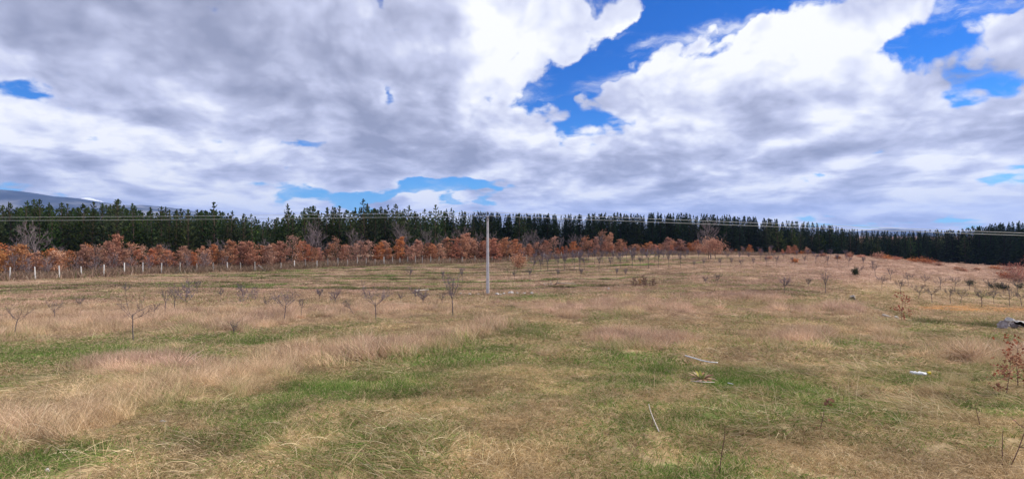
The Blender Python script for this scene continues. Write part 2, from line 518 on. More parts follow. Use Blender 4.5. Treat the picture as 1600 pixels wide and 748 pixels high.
def grass_material():
    m, N = new_mat('grass_blades')
    dry = attr(N, 'green', 'INSTANCER').outputs['Fac']
    pink = attr(N, 'pink', 'INSTANCER').outputs['Fac']
    val = attr(N, 'val', 'INSTANCER').outputs['Fac']
    r1 = attr(N, 'rnd').outputs['Fac']; r2 = attr(N, 'tone').outputs['Fac']
    st = N.mix(pink, N.ramp(r2, STRAW), N.ramp(r2, PINKS))
    gr = N.ramp(r2, GREENS)
    f = N.smooth(N.math('SUBTRACT', dry, r1), -0.12, 0.12)
    c = N.mix(f, st, gr)
    v = N.n('ShaderNodeVectorMath', operation='SCALE')
    N.link(c, v.inputs[0]); N.link(val, v.inputs['Scale'])
    finish(N, v.outputs[0], trans=0.35)
    return m


def ground_material():
    m, N = new_mat('meadow_ground')
    g = attr(N, 'green').outputs['Fac']; pink = attr(N, 'pink').outputs['Fac']
    val = attr(N, 'val').outputs['Fac']; soil = attr(N, 'soil').outputs['Fac']
    tc = N.n('ShaderNodeTexCoord'); P = tc.outputs['Object']
    n1 = N.noise(P, 9.0, 8, 0.65).outputs['Fac']
    n2 = N.noise(P, 1.3, 6, 0.6).outputs['Fac']
    t = N.math('MULTIPLY_ADD', N.math('SUBTRACT', n1, 0.5), 1.7, N.math('MULTIPLY_ADD', N.math('SUBTRACT', n2, .5), 0.8, 0.30))
    st = N.mix(pink, N.ramp(t, STRAW), N.ramp(t, PINKS))
    gr = N.ramp(t, GREENS)
    f = N.smooth(N.math('ADD', g, N.math('MULTIPLY', N.math('SUBTRACT', n1, 0.5), 0.9)), 0.30, 0.72)
    c = N.mix(f, st, gr)
    c = N.mix(soil, c, N.mix(n1, (.34, .16, .06), (.52, .29, .13)))
    v = N.n('ShaderNodeVectorMath', operation='SCALE')
    N.link(c, v.inputs[0]); N.link(N.math('MULTIPLY', val, 0.80), v.inputs['Scale'])
    b = N.n('ShaderNodeBump'); b.inputs['Strength'].default_value = 0.6; b.inputs['Distance'].default_value = 0.05
    N.link(n1, b.inputs['Height'])
    finish(N, v.outputs[0], 0.95, bump=b.outputs[0], spec=0.0)
    return m


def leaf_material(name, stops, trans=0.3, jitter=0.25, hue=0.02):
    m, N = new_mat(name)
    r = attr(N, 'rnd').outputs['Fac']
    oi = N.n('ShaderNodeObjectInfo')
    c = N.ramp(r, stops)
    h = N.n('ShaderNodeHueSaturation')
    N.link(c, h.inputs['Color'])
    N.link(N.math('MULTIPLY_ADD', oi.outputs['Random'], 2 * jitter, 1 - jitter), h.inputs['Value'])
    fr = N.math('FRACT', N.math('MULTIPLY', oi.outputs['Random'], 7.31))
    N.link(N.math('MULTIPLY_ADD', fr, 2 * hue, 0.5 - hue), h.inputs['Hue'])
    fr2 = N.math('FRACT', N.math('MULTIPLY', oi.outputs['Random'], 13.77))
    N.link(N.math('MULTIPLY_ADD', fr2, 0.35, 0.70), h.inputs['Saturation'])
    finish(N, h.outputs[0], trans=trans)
    return m


def bark_material(name, a, b, scale=14.0):
    m, N = new_mat(name)
    tc = N.n('ShaderNodeTexCoord')
    n = N.noise(tc.outputs['Object'], scale, 6, 0.65).outputs['Fac']
    c = N.ramp(n, [(0.3, a), (0.7, b)])
    bp = N.n('ShaderNodeBump'); bp.inputs['Strength'].default_value = 0.5; bp.inputs['Distance'].default_value = 0.02
    N.link(n, bp.inputs['Height'])
    finish(N, c, 0.9, bump=bp.outputs[0])
    return m


M = {
    'grass': grass_material(),
    'ground': ground_material(),
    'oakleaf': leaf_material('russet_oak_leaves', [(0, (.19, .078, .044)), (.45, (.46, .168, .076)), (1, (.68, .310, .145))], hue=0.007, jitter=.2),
    'goldleaf': leaf_material('golden_oak_leaves', [(0, (.24, .10, .04)), (.5, (.44, .215, .085)), (1, (.60, .35, .15))], hue=0.01),
    'redleaf': leaf_material('red_brown_leaves', [(0, (.17, .045, .025)), (.5, (.36, .115, .065)), (1, (.52, .22, .13))]),
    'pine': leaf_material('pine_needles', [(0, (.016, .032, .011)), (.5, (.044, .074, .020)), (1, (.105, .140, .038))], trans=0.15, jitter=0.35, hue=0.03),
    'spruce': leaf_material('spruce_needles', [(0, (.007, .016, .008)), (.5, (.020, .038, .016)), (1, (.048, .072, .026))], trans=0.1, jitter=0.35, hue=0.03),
    'bush': leaf_material('bush_leaves', [(0, (.025, .036, .02)), (1, (.075, .095, .045))], trans=0.15),
    'pinebark': bark_material('pine_bark', (.05, .035, .028), (.13, .085, .06)),
    'sprucebark': bark_material('spruce_bark', (.012, .010, .008), (.03, .024, .02)),
    'oakbark': bark_material('oak_bark', (.055, .042, .036), (.13, .105, .09)),
    'greytwig': bark_material('grey_twigs', (.15, .115, .115), (.27, .215, .215), 6),
    'orchardbark': bark_material('orchard_bark', (.065, .055, .058), (.165, .14, .145), 20),
    'plumtwig': bark_material('plum_twigs', (.11, .085, .105), (.22, .18, .205), 20),
    'redtwig': bark_material('red_twigs', (.10, .055, .045), (.22, .13, .11), 20),
}


# ------------------------------------------------------------------ mesh helpers
class MB:
    def __init__(self):
        self.v, self.f, self.a, self.b, self.n = [], [], [], [], 0

    def add(self, verts, faces, rnd=0.5, tone=0.5):
        verts = np.asarray(verts, float)
        self.v.append(verts)
        self.f.extend([tuple(i + self.n for i in q) for q in faces])
        self.a.append(np.full(len(verts), rnd)); self.b.append(np.full(len(verts), tone))
        self.n += len(verts)

    def tube(self, pts, rad, sides=5, cap=True):
        pts = np.asarray(pts, float); rad = np.asarray(rad, float)
        d = np.gradient(pts, axis=0)
        d /= np.linalg.norm(d, axis=1)[:, None] + 1e-9
        up = np.array([0, 0, 1.0]) if abs(d[0][2]) < 0.9 else np.array([1.0, 0, 0])
        vs = []
        for p, dd, r in zip(pts, d, rad):
            u = np.cross(dd, up); u /= np.linalg.norm(u) + 1e-9
            w = np.cross(dd, u)
            for k in range(sides):
                t = 2 * math.pi * k / sides
                vs.append(p + r * (math.cos(t) * u + math.sin(t) * w))
        fs = []
        for i in range(len(pts) - 1):
            for k in range(sides):
                a = i * sides + k; b = i * sides + (k + 1) % sides
                fs.append((a, b, b + sides, a + sides))
        if cap:
            fs.append(tuple(range(sides))[::-1])
            fs.append(tuple((len(pts) - 1) * sides + k for k in range(sides)))
        self.add(vs, fs)

    def mesh(self, name, mat, smooth=False):
        me = bpy.data.meshes.new(name)
        V = np.concatenate(self.v) if self.v else np.zeros((0, 3))
        me.from_pydata(V.tolist(), [], self.f)
        for nm, src in (('rnd', self.a), ('tone', self.b)):
            at_ = me.attributes.new(nm, 'FLOAT', 'POINT')
            at_.data.foreach_set('value', np.concatenate(src).astype(np.float32))
        me.materials.append(mat)
        if smooth:
            me.shade_smooth()
        return me


def obj(name, me, parent=None, loc=None):
    o = bpy.data.objects.new(name, me)
    COL.objects.link(o)
    if parent is not None:
        o.parent = parent
    if loc is not None:
        o.location = loc
    return o


def tag(o, label=None, cat=None, group=None, kind=None):
    if label: o['label'] = label
    if cat: o['category'] = cat
    if group: o['group'] = group
    if kind: o['kind'] = kind
    return o


def thing(name, loc, label, cat, group=None, rz=0.0, s=1.0):
    o = obj(name, None, None, loc)
    o.rotation_euler = (0, 0, rz)
    o.scale = (s, s, s) if not isinstance(s, tuple) else s
    return tag(o, label, cat, group)


def unit(v):
    return v / (np.linalg.norm(v) + 1e-9)


# ------------------------------------------------------------------ the ground sheet
def build_ground():
    ys = [-40, -25, -15, -9, -5, -2, 0, 1.0]
    y = 1.6
    while y < 9000:
        ys.append(y)
        y += max(0.055, 0.0125 * y) if y < 160 else 0.12 * y
    u = np.linspace(-1, 1, 561)
    # columns fan out with distance so that the near sward is fine and the far land still reaches the horizon
    rows = []
    for yy in ys:
        half = max(9.0, 1.25 * abs(yy) + 6.0) if yy < 160 else 1.25 * 160 + 6 + (yy - 160) * 1.6
        rows.append(np.stack([u * half, np.full_like(u, yy)], 1))
    A = np.array(rows)
    X, Y = A[..., 0].ravel(), A[..., 1].ravel()
    Z = ground(X, Y)
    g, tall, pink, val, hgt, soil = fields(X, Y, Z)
    nr, nc = A.shape[:2]
    idx = np.arange(nr * nc).reshape(nr, nc)
    quads = np.stack([idx[:-1, :-1], idx[:-1, 1:], idx[1:, 1:], idx[1:, :-1]], -1).reshape(-1, 4)
    me = bpy.data.meshes.new('ground')
    me.vertices.add(len(X))
    me.vertices.foreach_set('co', np.stack([X, Y, Z], 1).astype(np.float32).ravel())
    me.loops.add(quads.size); me.loops.foreach_set('vertex_index', quads.astype(np.int32).ravel())
    me.polygons.add(len(quads)); me.polygons.foreach_set('loop_start', np.arange(0, quads.size, 4, dtype=np.int32))
    me.update(calc_edges=True)
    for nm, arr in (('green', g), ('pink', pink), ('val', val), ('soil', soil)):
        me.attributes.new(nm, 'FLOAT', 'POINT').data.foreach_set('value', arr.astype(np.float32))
    me.materials.append(M['ground'])
    me.shade_smooth()
    o = obj('ground', me)
    tag(o, 'rolling meadow of matted dry and green turf', None, None, 'structure')


build_ground()


# ------------------------------------------------------------------ far hills
def hill_mesh(name, crest, Y, depth, mat, seed, rough):
    """a ridge with real depth; crest: (px, py) outline of its top as seen from the meadow"""
    cx = np.array([(p - 800) / F * Y for p, _ in crest]); cz = np.array([EYE + (HZ - q) / F * Y for _, q in crest])
    xs = np.linspace(cx[0], cx[-1], 220); vs = np.linspace(-1, 1, 40)
    H = np.interp(xs, cx, cz)
    X, V = np.meshgrid(xs, vs)
    n = fbm(X / rough, V * depth / rough, seed, 5) - 0.5
    prof = np.cos(V * math.pi / 2) ** 0.8
    Z = (H[None, :] * (1 + 0.10 * n * (1 - prof)) + n * 0.35 * H[None, :] * (1 - prof ** 2)) * prof + (fbm(X / rough * 4, V * 3, seed + 5, 3) - .5) * H[None, :] * .03
    Z = np.where(np.abs(V) > 0.99, -30, Z)
    P = np.stack([X, Y + V * depth, Z], -1)
    nr, nc = X.shape
    idx = np.arange(nr * nc).reshape(nr, nc)
    q = np.stack([idx[:-1, :-1], idx[:-1, 1:], idx[1:, 1:], idx[1:, :-1]], -1).reshape(-1, 4)
    me = bpy.data.meshes.new(name)
    me.from_pydata(P.reshape(-1, 3).tolist(), [], q.tolist())
    me.materials.append(mat); me.shade_smooth()
    o = obj(name, me)
    return o


def mountain_material(snow):
    m, N = new_mat('mountain_slopes' + ('_snow' if snow else ''))
    tc = N.n('ShaderNodeTexCoord')
    n = N.noise(tc.outputs['Object'], 0.0016, 8, 0.62).outputs['Fac']
    if snow:
        c = N.ramp(n, [(0.35, (.45, .45, .48)), (0.55, (.82, .83, .86))])
    else:
        c = N.ramp(n, [(0.42, (.010, .014, .018)), (0.50, (.040, .044, .046)), (0.60, (.20, .19, .19))])
    finish(N, c, 0.95, spec=0.0)
    return m


MM = mountain_material(False)
tag(hill_mesh('mountain', [(-330, 322), (-200, 300), (-60, 292), (0, 296), (40, 300), (72, 306), (112, 309), (150, 315), (195, 321), (250, 327), (320, 341), (420, 366)], 6500, 1500, MM, 3, 900.),
    'dark blue mountain ridge beyond the pine wood', None, None, 'structure')
tag(hill_mesh('mountain', [(60, 362), (110, 335), (170, 322), (225, 320), (270, 325), (312, 331), (350, 340), (430, 362)], 7600, 900, MM, 9, 700.),
    'lower blue foothill in front of the snowy peak', None, None, 'structure')
tag(hill_mesh('snowy_mountain', [(60, 335), (110, 320), (127, 311.5), (138, 308.5), (149, 312), (165, 322), (220, 345)], 10500, 900, mountain_material(True), 15, 600.),
    'small snow-covered peak behind the dark mountain ridge', None, None, 'structure')
tag(hill_mesh('hill', [(1180, 368), (1290, 365), (1340, 362), (1385, 357), (1420, 359), (1470, 363), (1540, 361), (1640, 358), (1800, 366)], 8500, 900, MM, 21, 700.),
    'low blue hill on the horizon above the lower wood', None, None, 'structure')


# ------------------------------------------------------------------ grass
def blade_fan(mb, R, n, h0, h1, w, lean, droop, flat=0.0, wind=(0, 0), seg=3):
    for _ in range(n):
        a = rng.uniform(0, 2 * math.pi); r = R * math.sqrt(rng.uniform())
        p = np.array([r * math.cos(a), r * math.sin(a), -0.01])
        h = rng.uniform(h0, h1) * (1 - 0.35 * (r / R) ** 2)
        b = rng.uniform(0, 2 * math.pi)
        dirh = np.array([math.cos(b), math.sin(b), 0]) * rng.uniform(0.2, 1.0) * lean + np.array([wind[0], wind[1], 0]) * rng.uniform(.4, 1.2)
        d = unit(dirh + np.array([0, 0, 1.0 - flat * rng.uniform(.6, 1)]))
        side = unit(np.cross(d, np.array([math.cos(b + 1.3), math.sin(b + 1.3), .3])))
        pts = [p]; step = h / seg
        for s in range(seg):
            d = unit(d + dirh * droop * 0.5 + np.array([0, 0, -droop * (s + 1) * 0.28]))
            q = pts[-1] + d * step
            if q[2] < 0.012: q[2] = 0.012 + 0.01 * rng.uniform()
            pts.append(q)
        vs = []; fs = []
        for k, q in enumerate(pts[:-1]):
            ww = w * (1 - 0.55 * k / seg) * 0.5
            vs += [q - side * ww, q + side * ww]
        vs.append(pts[-1])
        for k in range(seg - 1):
            fs.append((2 * k, 2 * k + 1, 2 * k + 3, 2 * k + 2))
        fs.append((2 * seg - 2, 2 * seg - 1, 2 * seg))
        mb.add(vs, fs, rng.uniform(), np.clip(rng.normal(.5, .22), 0, 1))


GC = bpy.data.collections.new('grass_clumps')
N_VAR = 4


def clumps(kind):
    out = []
    for v in range(N_VAR):
        mb = MB()
        if kind == 0: blade_fan(mb, .19, 150, .035, .095, .0044, 1.3, .9, .5)
        if kind == 1: blade_fan(mb, .40, 170, .05, .13, .0085, 1.2, .8, .45)
        if kind == 2: blade_fan(mb, 1.0, 130, .08, .24, .026, .9, .6, .3, seg=2)
        if kind == 3: blade_fan(mb, .20, 130, .25, .66, .0036, .55, .35, 0, (-.22, .05), seg=4)
        if kind == 4: blade_fan(mb, .45, 150, .28, .68, .009, .5, .35, 0, (-.22, .05))
        if kind == 5: blade_fan(mb, 1.1, 140, .25, .62, .026, .5, .35, 0, (-.2, .05))
        if kind == 6: blade_fan(mb, .24, 80, .16, .38, .0040, .7, .25, .93, (-.9, .35), seg=4)     # lodged straw lying in one direction
        if kind == 7: blade_fan(mb, .20, 120, .04, .10, .0048, .55, .35, .1)                          # fresh upright green
        if kind == 8: blade_fan(mb, .42, 140, .05, .12, .009, .5, .35, .1)
        if kind == 9: blade_fan(mb, .13, 190, .22, .62, .0040, .95, .30, 0, (-.25, .05), seg=4)
        if kind == 10: blade_fan(mb, .16, 170, .24, .64, .0085, .95, .30, 0, (-.25, .05))
        o = bpy.data.objects.new('grass_clump', mb.mesh('grass_clump', M['grass']))
        GC.objects.link(o)
        out.append(o)
    return out


for k in range(11):
    clumps(k)


def scatter(y0, y1, dens, margin=1.12):
    """random ground points in the strip between two distances"""
    area = margin * (y1 ** 2 - y0 ** 2) + 4 * (y1 - y0)
    n = int(area * dens)
    y = np.sqrt(rng.uniform(y0 ** 2, y1 ** 2, n))
    x = rng.uniform(-1, 1, n) * (margin * y + 2)
    return x, y


def gn_instancer(name, pts, kindidx, green, pink, val, scale, rot, label):
    me = bpy.data.meshes.new(name)
    me.vertices.add(len(pts))
    me.vertices.foreach_set('co', pts.astype(np.float32).ravel())
    for nm, arr in (('green', green), ('pink', pink), ('val', val), ('size', scale)):
        me.attributes.new(nm, 'FLOAT', 'POINT').data.foreach_set('value', arr.astype(np.float32))
    me.attributes.new('pick', 'INT', 'POINT').data.foreach_set('value', kindidx.astype(np.int32))
    me.attributes.new('turn', 'FLOAT_VECTOR', 'POINT').data.foreach_set('vector', rot.astype(np.float32).ravel())
    o = obj(name, me)
    tag(o, label, None, None, 'stuff')
    ng = bpy.data.node_groups.new(name + '_nodes', 'GeometryNodeTree')
    ng.interface.new_socket('Geometry', in_out='INPUT', socket_type='NodeSocketGeometry')
    ng.interface.new_socket('Geometry', in_out='OUTPUT', socket_type='NodeSocketGeometry')
    gi = ng.nodes.new('NodeGroupInput'); go = ng.nodes.new('NodeGroupOutput')
    ci = ng.nodes.new('GeometryNodeCollectionInfo')
    ci.inputs['Collection'].default_value = gn_instancer.coll
    ci.inputs['Separate Children'].default_value = True
    ci.inputs['Reset Children'].default_value = True
    ip = ng.nodes.new('GeometryNodeInstanceOnPoints')
    ip.inputs['Pick Instance'].default_value = True
    L = ng.links

    def na(nm, typ):
        nd = ng.nodes.new('GeometryNodeInputNamedAttribute'); nd.data_type = typ
        nd.inputs['Name'].default_value = nm
        return nd.outputs['Attribute']
    m2p = ng.nodes.new('GeometryNodeMeshToPoints')
    L.new(gi.outputs[0], m2p.inputs[0])
    L.new(m2p.outputs[0], ip.inputs['Points'])
    L.new(ci.outputs[0], ip.inputs['Instance'])
    L.new(na('pick', 'INT'), ip.inputs['Instance Index'])
    L.new(na('turn', 'FLOAT_VECTOR'), ip.inputs['Rotation'])
    L.new(na('size', 'FLOAT'), ip.inputs['Scale'])
    L.new(ip.outputs[0], go.inputs[0])
    md = o.modifiers.new('scatter', 'NODES')
    md.node_group = ng
    return o


CLEAR = [spot(1097, 601)[:2] + (.23,), spot(1438, 591)[:2] + (.16,), spot(1090, 571)[:2] + (.12,), spot(1110, 576)[:2] + (.12,), at(1572, 18.5)[:2] + (.5,), at(1590, 18.3)[:2] + (.4,)]


def build_grass():
    acc = {'short': [], 'green': [], 'tall': [], 'straw': []}
    #        y0   y1   density  short fresh tall  size
    bands = [(2.2, 9.5, 75, 0, 7, 3, 1.0), (9.5, 17, 22, 1, 8, 4, 1.0), (17, 34, 7.5, 1, 8, 4, 1.25), (34, 62, 2.0, 2, 2, 5, 1.0), (62, 125, 0.75, 2, 2, 5, 1.15)]
    for (y0, y1, dens, ks, kg, kt, sz) in bands:
        x, y = scatter(y0, y1, dens)
        z = ground(x, y)
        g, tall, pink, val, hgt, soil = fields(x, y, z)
        n = len(x)
        u = rng.uniform(size=n)
        istall = u < tall * 0.9
        fresh = (~istall) & (rng.uniform(size=n) < np.clip(g * 1.5 - .55, 0, .9))
        keep = rng.uniform(size=n) > soil * .85
        var = rng.integers(0, N_VAR, n)
        size = sz * rng.uniform(.7, 1.3, n)
        size = np.where(istall, size * hgt * .68, size)
        straw = (~istall) & (~fresh) & (y0 < 30) & (fbm(x * .8, y * .8, 131, 3) > .60) & (rng.uniform(size=n) < .22)
        k = np.where(istall, kt, np.where(fresh, kg, np.where(straw, 6, ks)))
        if y0 > 9: size = np.where(straw, size * 1.35, size)
        rz = np.where(istall | straw, rng.normal(0, .55, n) + (fbm(x * .35, y * .35, 141, 2) - .5) * 5, rng.uniform(0, 6.283, n))
        rot = np.stack([rng.normal(0, .08, n), rng.normal(0, .08, n), rz], 1)
        val = val * rng.uniform(.80, 1.20, n) * np.where(istall, 1.10, 1.0)
        for cx_, cy_, cr_ in CLEAR:
            keep &= np.hypot(x - cx_, y - cy_) > cr_
        for key, mask in (('tall', istall), ('straw', straw), ('green', fresh), ('short', ~(istall | straw | fresh))):
            mk = mask & keep
            acc[key].append((np.stack([x, y, z], 1)[mk], (k * N_VAR + var)[mk], g[mk], pink[mk], val[mk], size[mk], rot[mk]))
    # separate tussocks in and around the drifts
    for (y0, y1, dens, kind) in ((3.0, 9.5, 3.2, 9), (9.5, 20, 2.0, 10), (20, 42, .9, 10)):
        x, y = scatter(y0, y1, dens)
        z = ground(x, y)
        g, tall, pink, val, hgt, soil = fields(x, y, z)
        n = len(x)
        mk = rng.uniform(size=n) < np.clip(tall * 1.3 + .015 + .10 * (y > 8) * np.clip(fbm(x * .3, y * .3, 151, 3) * 3 - 1.4, 0, 1), 0, 1)
        size = rng.uniform(.45, 1.15, n) ** 1.2 * np.where(y > 20, 1.25, 1.0) * (.55 + .45 * np.clip(tall * 2, 0, 1))
        rot = np.stack([rng.normal(0, .1, n), rng.normal(0, .1, n), rng.normal(0, .8, n)], 1)
        acc['tall'].append((np.stack([x, y, z], 1)[mk], (kind * N_VAR + rng.integers(0, N_VAR, n))[mk], (g * .2)[mk], np.clip(pink + rng.uniform(-.1, .4, n), 0, 1)[mk], (val * rng.uniform(.95, 1.3, n))[mk], size[mk], rot[mk]))
    # dark weeds along the brow above the dip, toned to stress its shadow edge
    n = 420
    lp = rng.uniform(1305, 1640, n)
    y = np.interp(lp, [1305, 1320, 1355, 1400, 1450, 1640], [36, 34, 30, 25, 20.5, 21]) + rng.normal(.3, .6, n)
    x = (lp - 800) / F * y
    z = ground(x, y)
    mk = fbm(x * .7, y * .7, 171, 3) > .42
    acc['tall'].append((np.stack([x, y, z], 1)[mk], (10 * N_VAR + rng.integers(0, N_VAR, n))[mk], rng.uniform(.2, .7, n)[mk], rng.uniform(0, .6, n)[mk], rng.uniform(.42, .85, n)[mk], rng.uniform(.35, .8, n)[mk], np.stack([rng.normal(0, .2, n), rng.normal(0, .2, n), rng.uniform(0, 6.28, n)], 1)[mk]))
    gn_instancer.coll = GC
    lab = {'short': ('short_grass', 'short matted dry grass covering the meadow'), 'green': ('green_grass', 'fresh green grass in patches of the meadow'),
           'tall': ('tall_grass', 'tall pinkish dry grass standing in drifts'), 'straw': ('straw_grass', 'long pale grass lying flat in swirls')}
    for key, parts in acc.items():
        cat = [np.concatenate([p[i] for p in parts]) for i in range(7)]
        print('GRASS', key, len(cat[0]))
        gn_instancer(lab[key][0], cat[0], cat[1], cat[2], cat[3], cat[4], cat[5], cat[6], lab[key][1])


build_grass()
#@@TREES
# ------------------------------------------------------------------ plants: builders
def rand_dir(d, spread, up=0.0):
    v = unit(np.asarray(d) + rng.normal(0, spread, 3) + np.array([0, 0, up]))
    return v


def limb(p, d, L, n=4, wob=0.12, up=0.0):
    pts = [np.asarray(p, float)]
    for _ in range(n):
        d = rand_dir(d, wob, up)
        pts.append(pts[-1] + d * (L / n))
    return np.array(pts), d


def leaf_quad(mb, p, s, rnd=None):
    """one folded leaf or leaf spray"""
    a = unit(rng.normal(0, 1, 3)); b = unit(np.cross(a, rng.normal(0, 1, 3))); c = np.cross(a, b)
    s = s * rng.uniform(.6, 1.25)
    mb.add([p - a * s * .5, p + b * s * .42 + c * s * .12, p + a * s * .55, p - b * s * .42 + c * s * .12],
           [(0, 1, 2), (0, 2, 3)], rng.uniform() if rnd is None else rnd, rng.uniform())


def bare_tree(H, spread, levels, n1, n2, n3, r0, rmin, up=0.10, clear=0.25, leader=True):
    """trunk mesh builder and twig mesh builder of a leafless tree"""
    tr, cr = MB(), MB()
    tp, td = limb((0, 0, -0.15), (rng.normal(0, .03), rng.normal(0, .03), 1), H * (0.85 if leader else clear * 1.5) + .15, 7, .07 if leader else .04, .08)
    tr.tube(tp, np.linspace(r0, max(rmin, r0 * (.22 if leader else .7)), len(tp)), 6)
    tips = []
    for i in range(n1):
        f = (clear + (1 - clear) * (i + rng.uniform()) / n1) if leader else rng.uniform(.75, 1.0)
        k = f * (len(tp) - 1); j = min(int(k), len(tp) - 2)
        p = tp[j] + (tp[j + 1] - tp[j]) * (k - j)
        a = i * 2.4 + rng.uniform(-.5, .5)
        d = unit(np.array([math.cos(a) * spread, math.sin(a) * spread, 1.0 - spread * .45]))
        L = H * rng.uniform(.38, .55) * (1.05 - .62 * f if leader else 1.0)
        bp, bd = limb(p, d, L, 5, .10, up)
        br = np.linspace(max(rmin, r0 * .42 * (1 - .5 * f)), rmin, len(bp))
        tr.tube(bp, br, 4, False)
        tips.append(bp[-1])
        for q in range(n2):
            m = rng.uniform(.2, .98) * (len(bp) - 1); jj = min(int(m), len(bp) - 2)
            p2 = bp[jj] + (bp[jj + 1] - bp[jj]) * (m - jj)
            d2 = unit(rand_dir(bp[jj + 1] - bp[jj], .12) * 1.0 / 1.0 + rng.normal(0, .55, 3) + np.array([0, 0, up * 2]))
            tp2, d2b = limb(p2, d2, L * rng.uniform(.25, .5), 3, .12, up)
            cr.tube(tp2, np.linspace(max(rmin * .9, br[jj] * .5), rmin * .6, 4), 3, False)
            tips.append(tp2[-1])
            for w in range(n3):
                m3 = rng.uniform(.1, 1) * 3; j3 = min(int(m3), 2)
                p3 = tp2[j3] + (tp2[j3 + 1] - tp2[j3]) * (m3 - j3)
                tp3, _ = limb(p3, unit(d2b + rng.normal(0, .6, 3) + np.array([0, 0, up * 2])), L * rng.uniform(.12, .26), 2, .1, up)
                cr.tube(tp3, np.linspace(rmin * .6, rmin * .4, 3), 3, False)
                tips.append(tp3[-1])
    return tr, cr, tips


def oak(H, R, nleaf, ls, low=0.12, ragged=0.35):
    """young oak holding its dead leaves"""
    tr, cr = MB(), MB()
    tp, _ = limb((0, 0, -.2), (rng.normal(0, .04), rng.normal(0, .04), 1), H * .88 + .2, 7, .07, .06)
    tr.tube(tp, np.linspace(H * .016, H * .003, len(tp)), 6)
    nb = 17
    centres = []
    for i in range(nb):
        f = low + (.96 - low) * (i + rng.uniform()) / nb
        k = f * (len(tp) - 1); j = min(int(k), len(tp) - 2)
        p = tp[j] + (tp[j + 1] - tp[j]) * (k - j)
        a = i * 2.4 + rng.uniform(-.4, .4)
        prof = math.sin(min(1, (f + .10) / .55) * math.pi / 2) * (1.0 if f < .5 else 1 - .75 * ((f - .5) / .5) ** 1.3)
        L = R * prof * rng.uniform(1 - ragged, 1.15)
        bp, _ = limb(p, (math.cos(a), math.sin(a), .35 + .5 * f), L, 4, .14, .05)
        tr.tube(bp, np.linspace(H * .006, H * .0015, 5), 4, False)
        for m in (1.6, 2.6, 3.4, 4.0):
            jj = min(int(m), 3)
            centres.append((bp[jj] + (bp[jj + 1] - bp[jj]) * (m - jj), L * .27 + .12))
    centres.append((tp[-1], R * .22)); centres.append((tp[-2], R * .25))
    for _ in range(nleaf):
        c, s = centres[rng.integers(len(centres))]
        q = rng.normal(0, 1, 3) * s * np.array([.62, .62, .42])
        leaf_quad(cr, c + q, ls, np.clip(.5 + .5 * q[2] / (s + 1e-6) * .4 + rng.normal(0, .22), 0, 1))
    return tr, cr


def needle_tuft(mb, p, d, s, rnd):
    """a spray of needles: two crossed blades pointing outwards"""
    d = unit(d)
    u = unit(np.cross(d, rng.normal(0, 1, 3))); w = np.cross(d, u)
    for k in (u, w):
        mb.add([p - d * s * .25, p + k * s * .36 + d * s * .25, p + d * s * .8, p - k * s * .36 + d * s * .25], [(0, 1, 2), (0, 2, 3)], rnd, rnd)


def conifer(H, R, pine, open_top):
    tr, cr = MB(), MB()
    tp, _ = limb((0, 0, -.3), (rng.normal(0, .02), rng.normal(0, .02), 1), H + .3, 9, .022, .1)
    tr.tube(tp, np.linspace(H * .013, H * .0016, len(tp)), 6)
    h = H * (.10 if not pine else .16)
    i = 0
    while h < H * .985:
        f = h / H
        if pine:
            prof = min(1, .55 + f * 1.1) * (1 - max(0, (f - .38) / .62) ** 1.15 * .90)
            nb = 5; dz = H * .040 * rng.uniform(.8, 1.2)
        else:
            prof = (1 - f) ** 1.0 * .98 + .03
            nb = 6; dz = H * .033 * rng.uniform(.85, 1.15)
        if f > .72 and open_top: dz *= 1.35
        k = f * (len(tp) - 1); j = min(int(k), len(tp) - 2)
        c = tp[j] + (tp[j + 1] - tp[j]) * (k - j)
        for b in range(nb):
            if rng.uniform() < (.20 if pine else .08): continue
            a = i * 1.3 + b * 2 * math.pi / nb + rng.uniform(-.35, .35)
            L = R * prof * rng.uniform(.62, 1.18) * (1.25 if rng.uniform() < .07 else 1)
            rise = (.30 + .55 * f) if pine else (-.10 + .55 * f)
            d = unit(np.array([math.cos(a), math.sin(a), rise + rng.normal(0, .10)]))
            bp, _ = limb(c, d, L, 4, .07, .06 if pine else .02)
            tr.tube(bp, np.linspace(max(.02, H * .0028 * (1.1 - f)), .010, 5), 3, False)
            nt = max(3, int(L / (.30 if not pine else .32)))
            for t in range(nt):
                m = ((.30 if pine else .12) + (.70 if pine else .88) * (t + rng.uniform(.2, 1)) / nt) * 4
                m = min(m, 3.99); jj = int(m)
                p = bp[jj] + (bp[jj + 1] - bp[jj]) * (m - jj)
                side = np.array([-d[1], d[0], 0]) * rng.normal(0, .30 * (L * .35 + .2))
                s = rng.uniform(.50, .82) * (1 - .62 * f)
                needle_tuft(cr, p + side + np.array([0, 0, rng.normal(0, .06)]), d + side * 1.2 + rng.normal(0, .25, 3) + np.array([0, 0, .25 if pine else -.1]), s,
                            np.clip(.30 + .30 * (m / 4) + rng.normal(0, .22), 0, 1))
        h += dz; i += 1
    for _ in range(5):
        needle_tuft(cr, tp[-1] + rng.normal(0, .05, 3) - np.array([0, 0, .15 * _]), np.array([0, 0, 1.0]) + rng.normal(0, .18, 3), .42, rng.uniform(.3, .8))
    return tr, cr


def meshes(pair, name, m1, m2):
    return pair[0].mesh(name + '_trunk', m1), pair[1].mesh(name + '_crown', m2)


def plant(name, pair, loc, label, cat, group=None, rz=None, s=1.0, parts=('trunk', 'crown')):
    t = thing(name, loc, label, cat, group, rng.uniform(0, 6.28) if rz is None else rz, s)
    obj(parts[0], pair[0], t); obj(parts[1], pair[1], t)
    return t


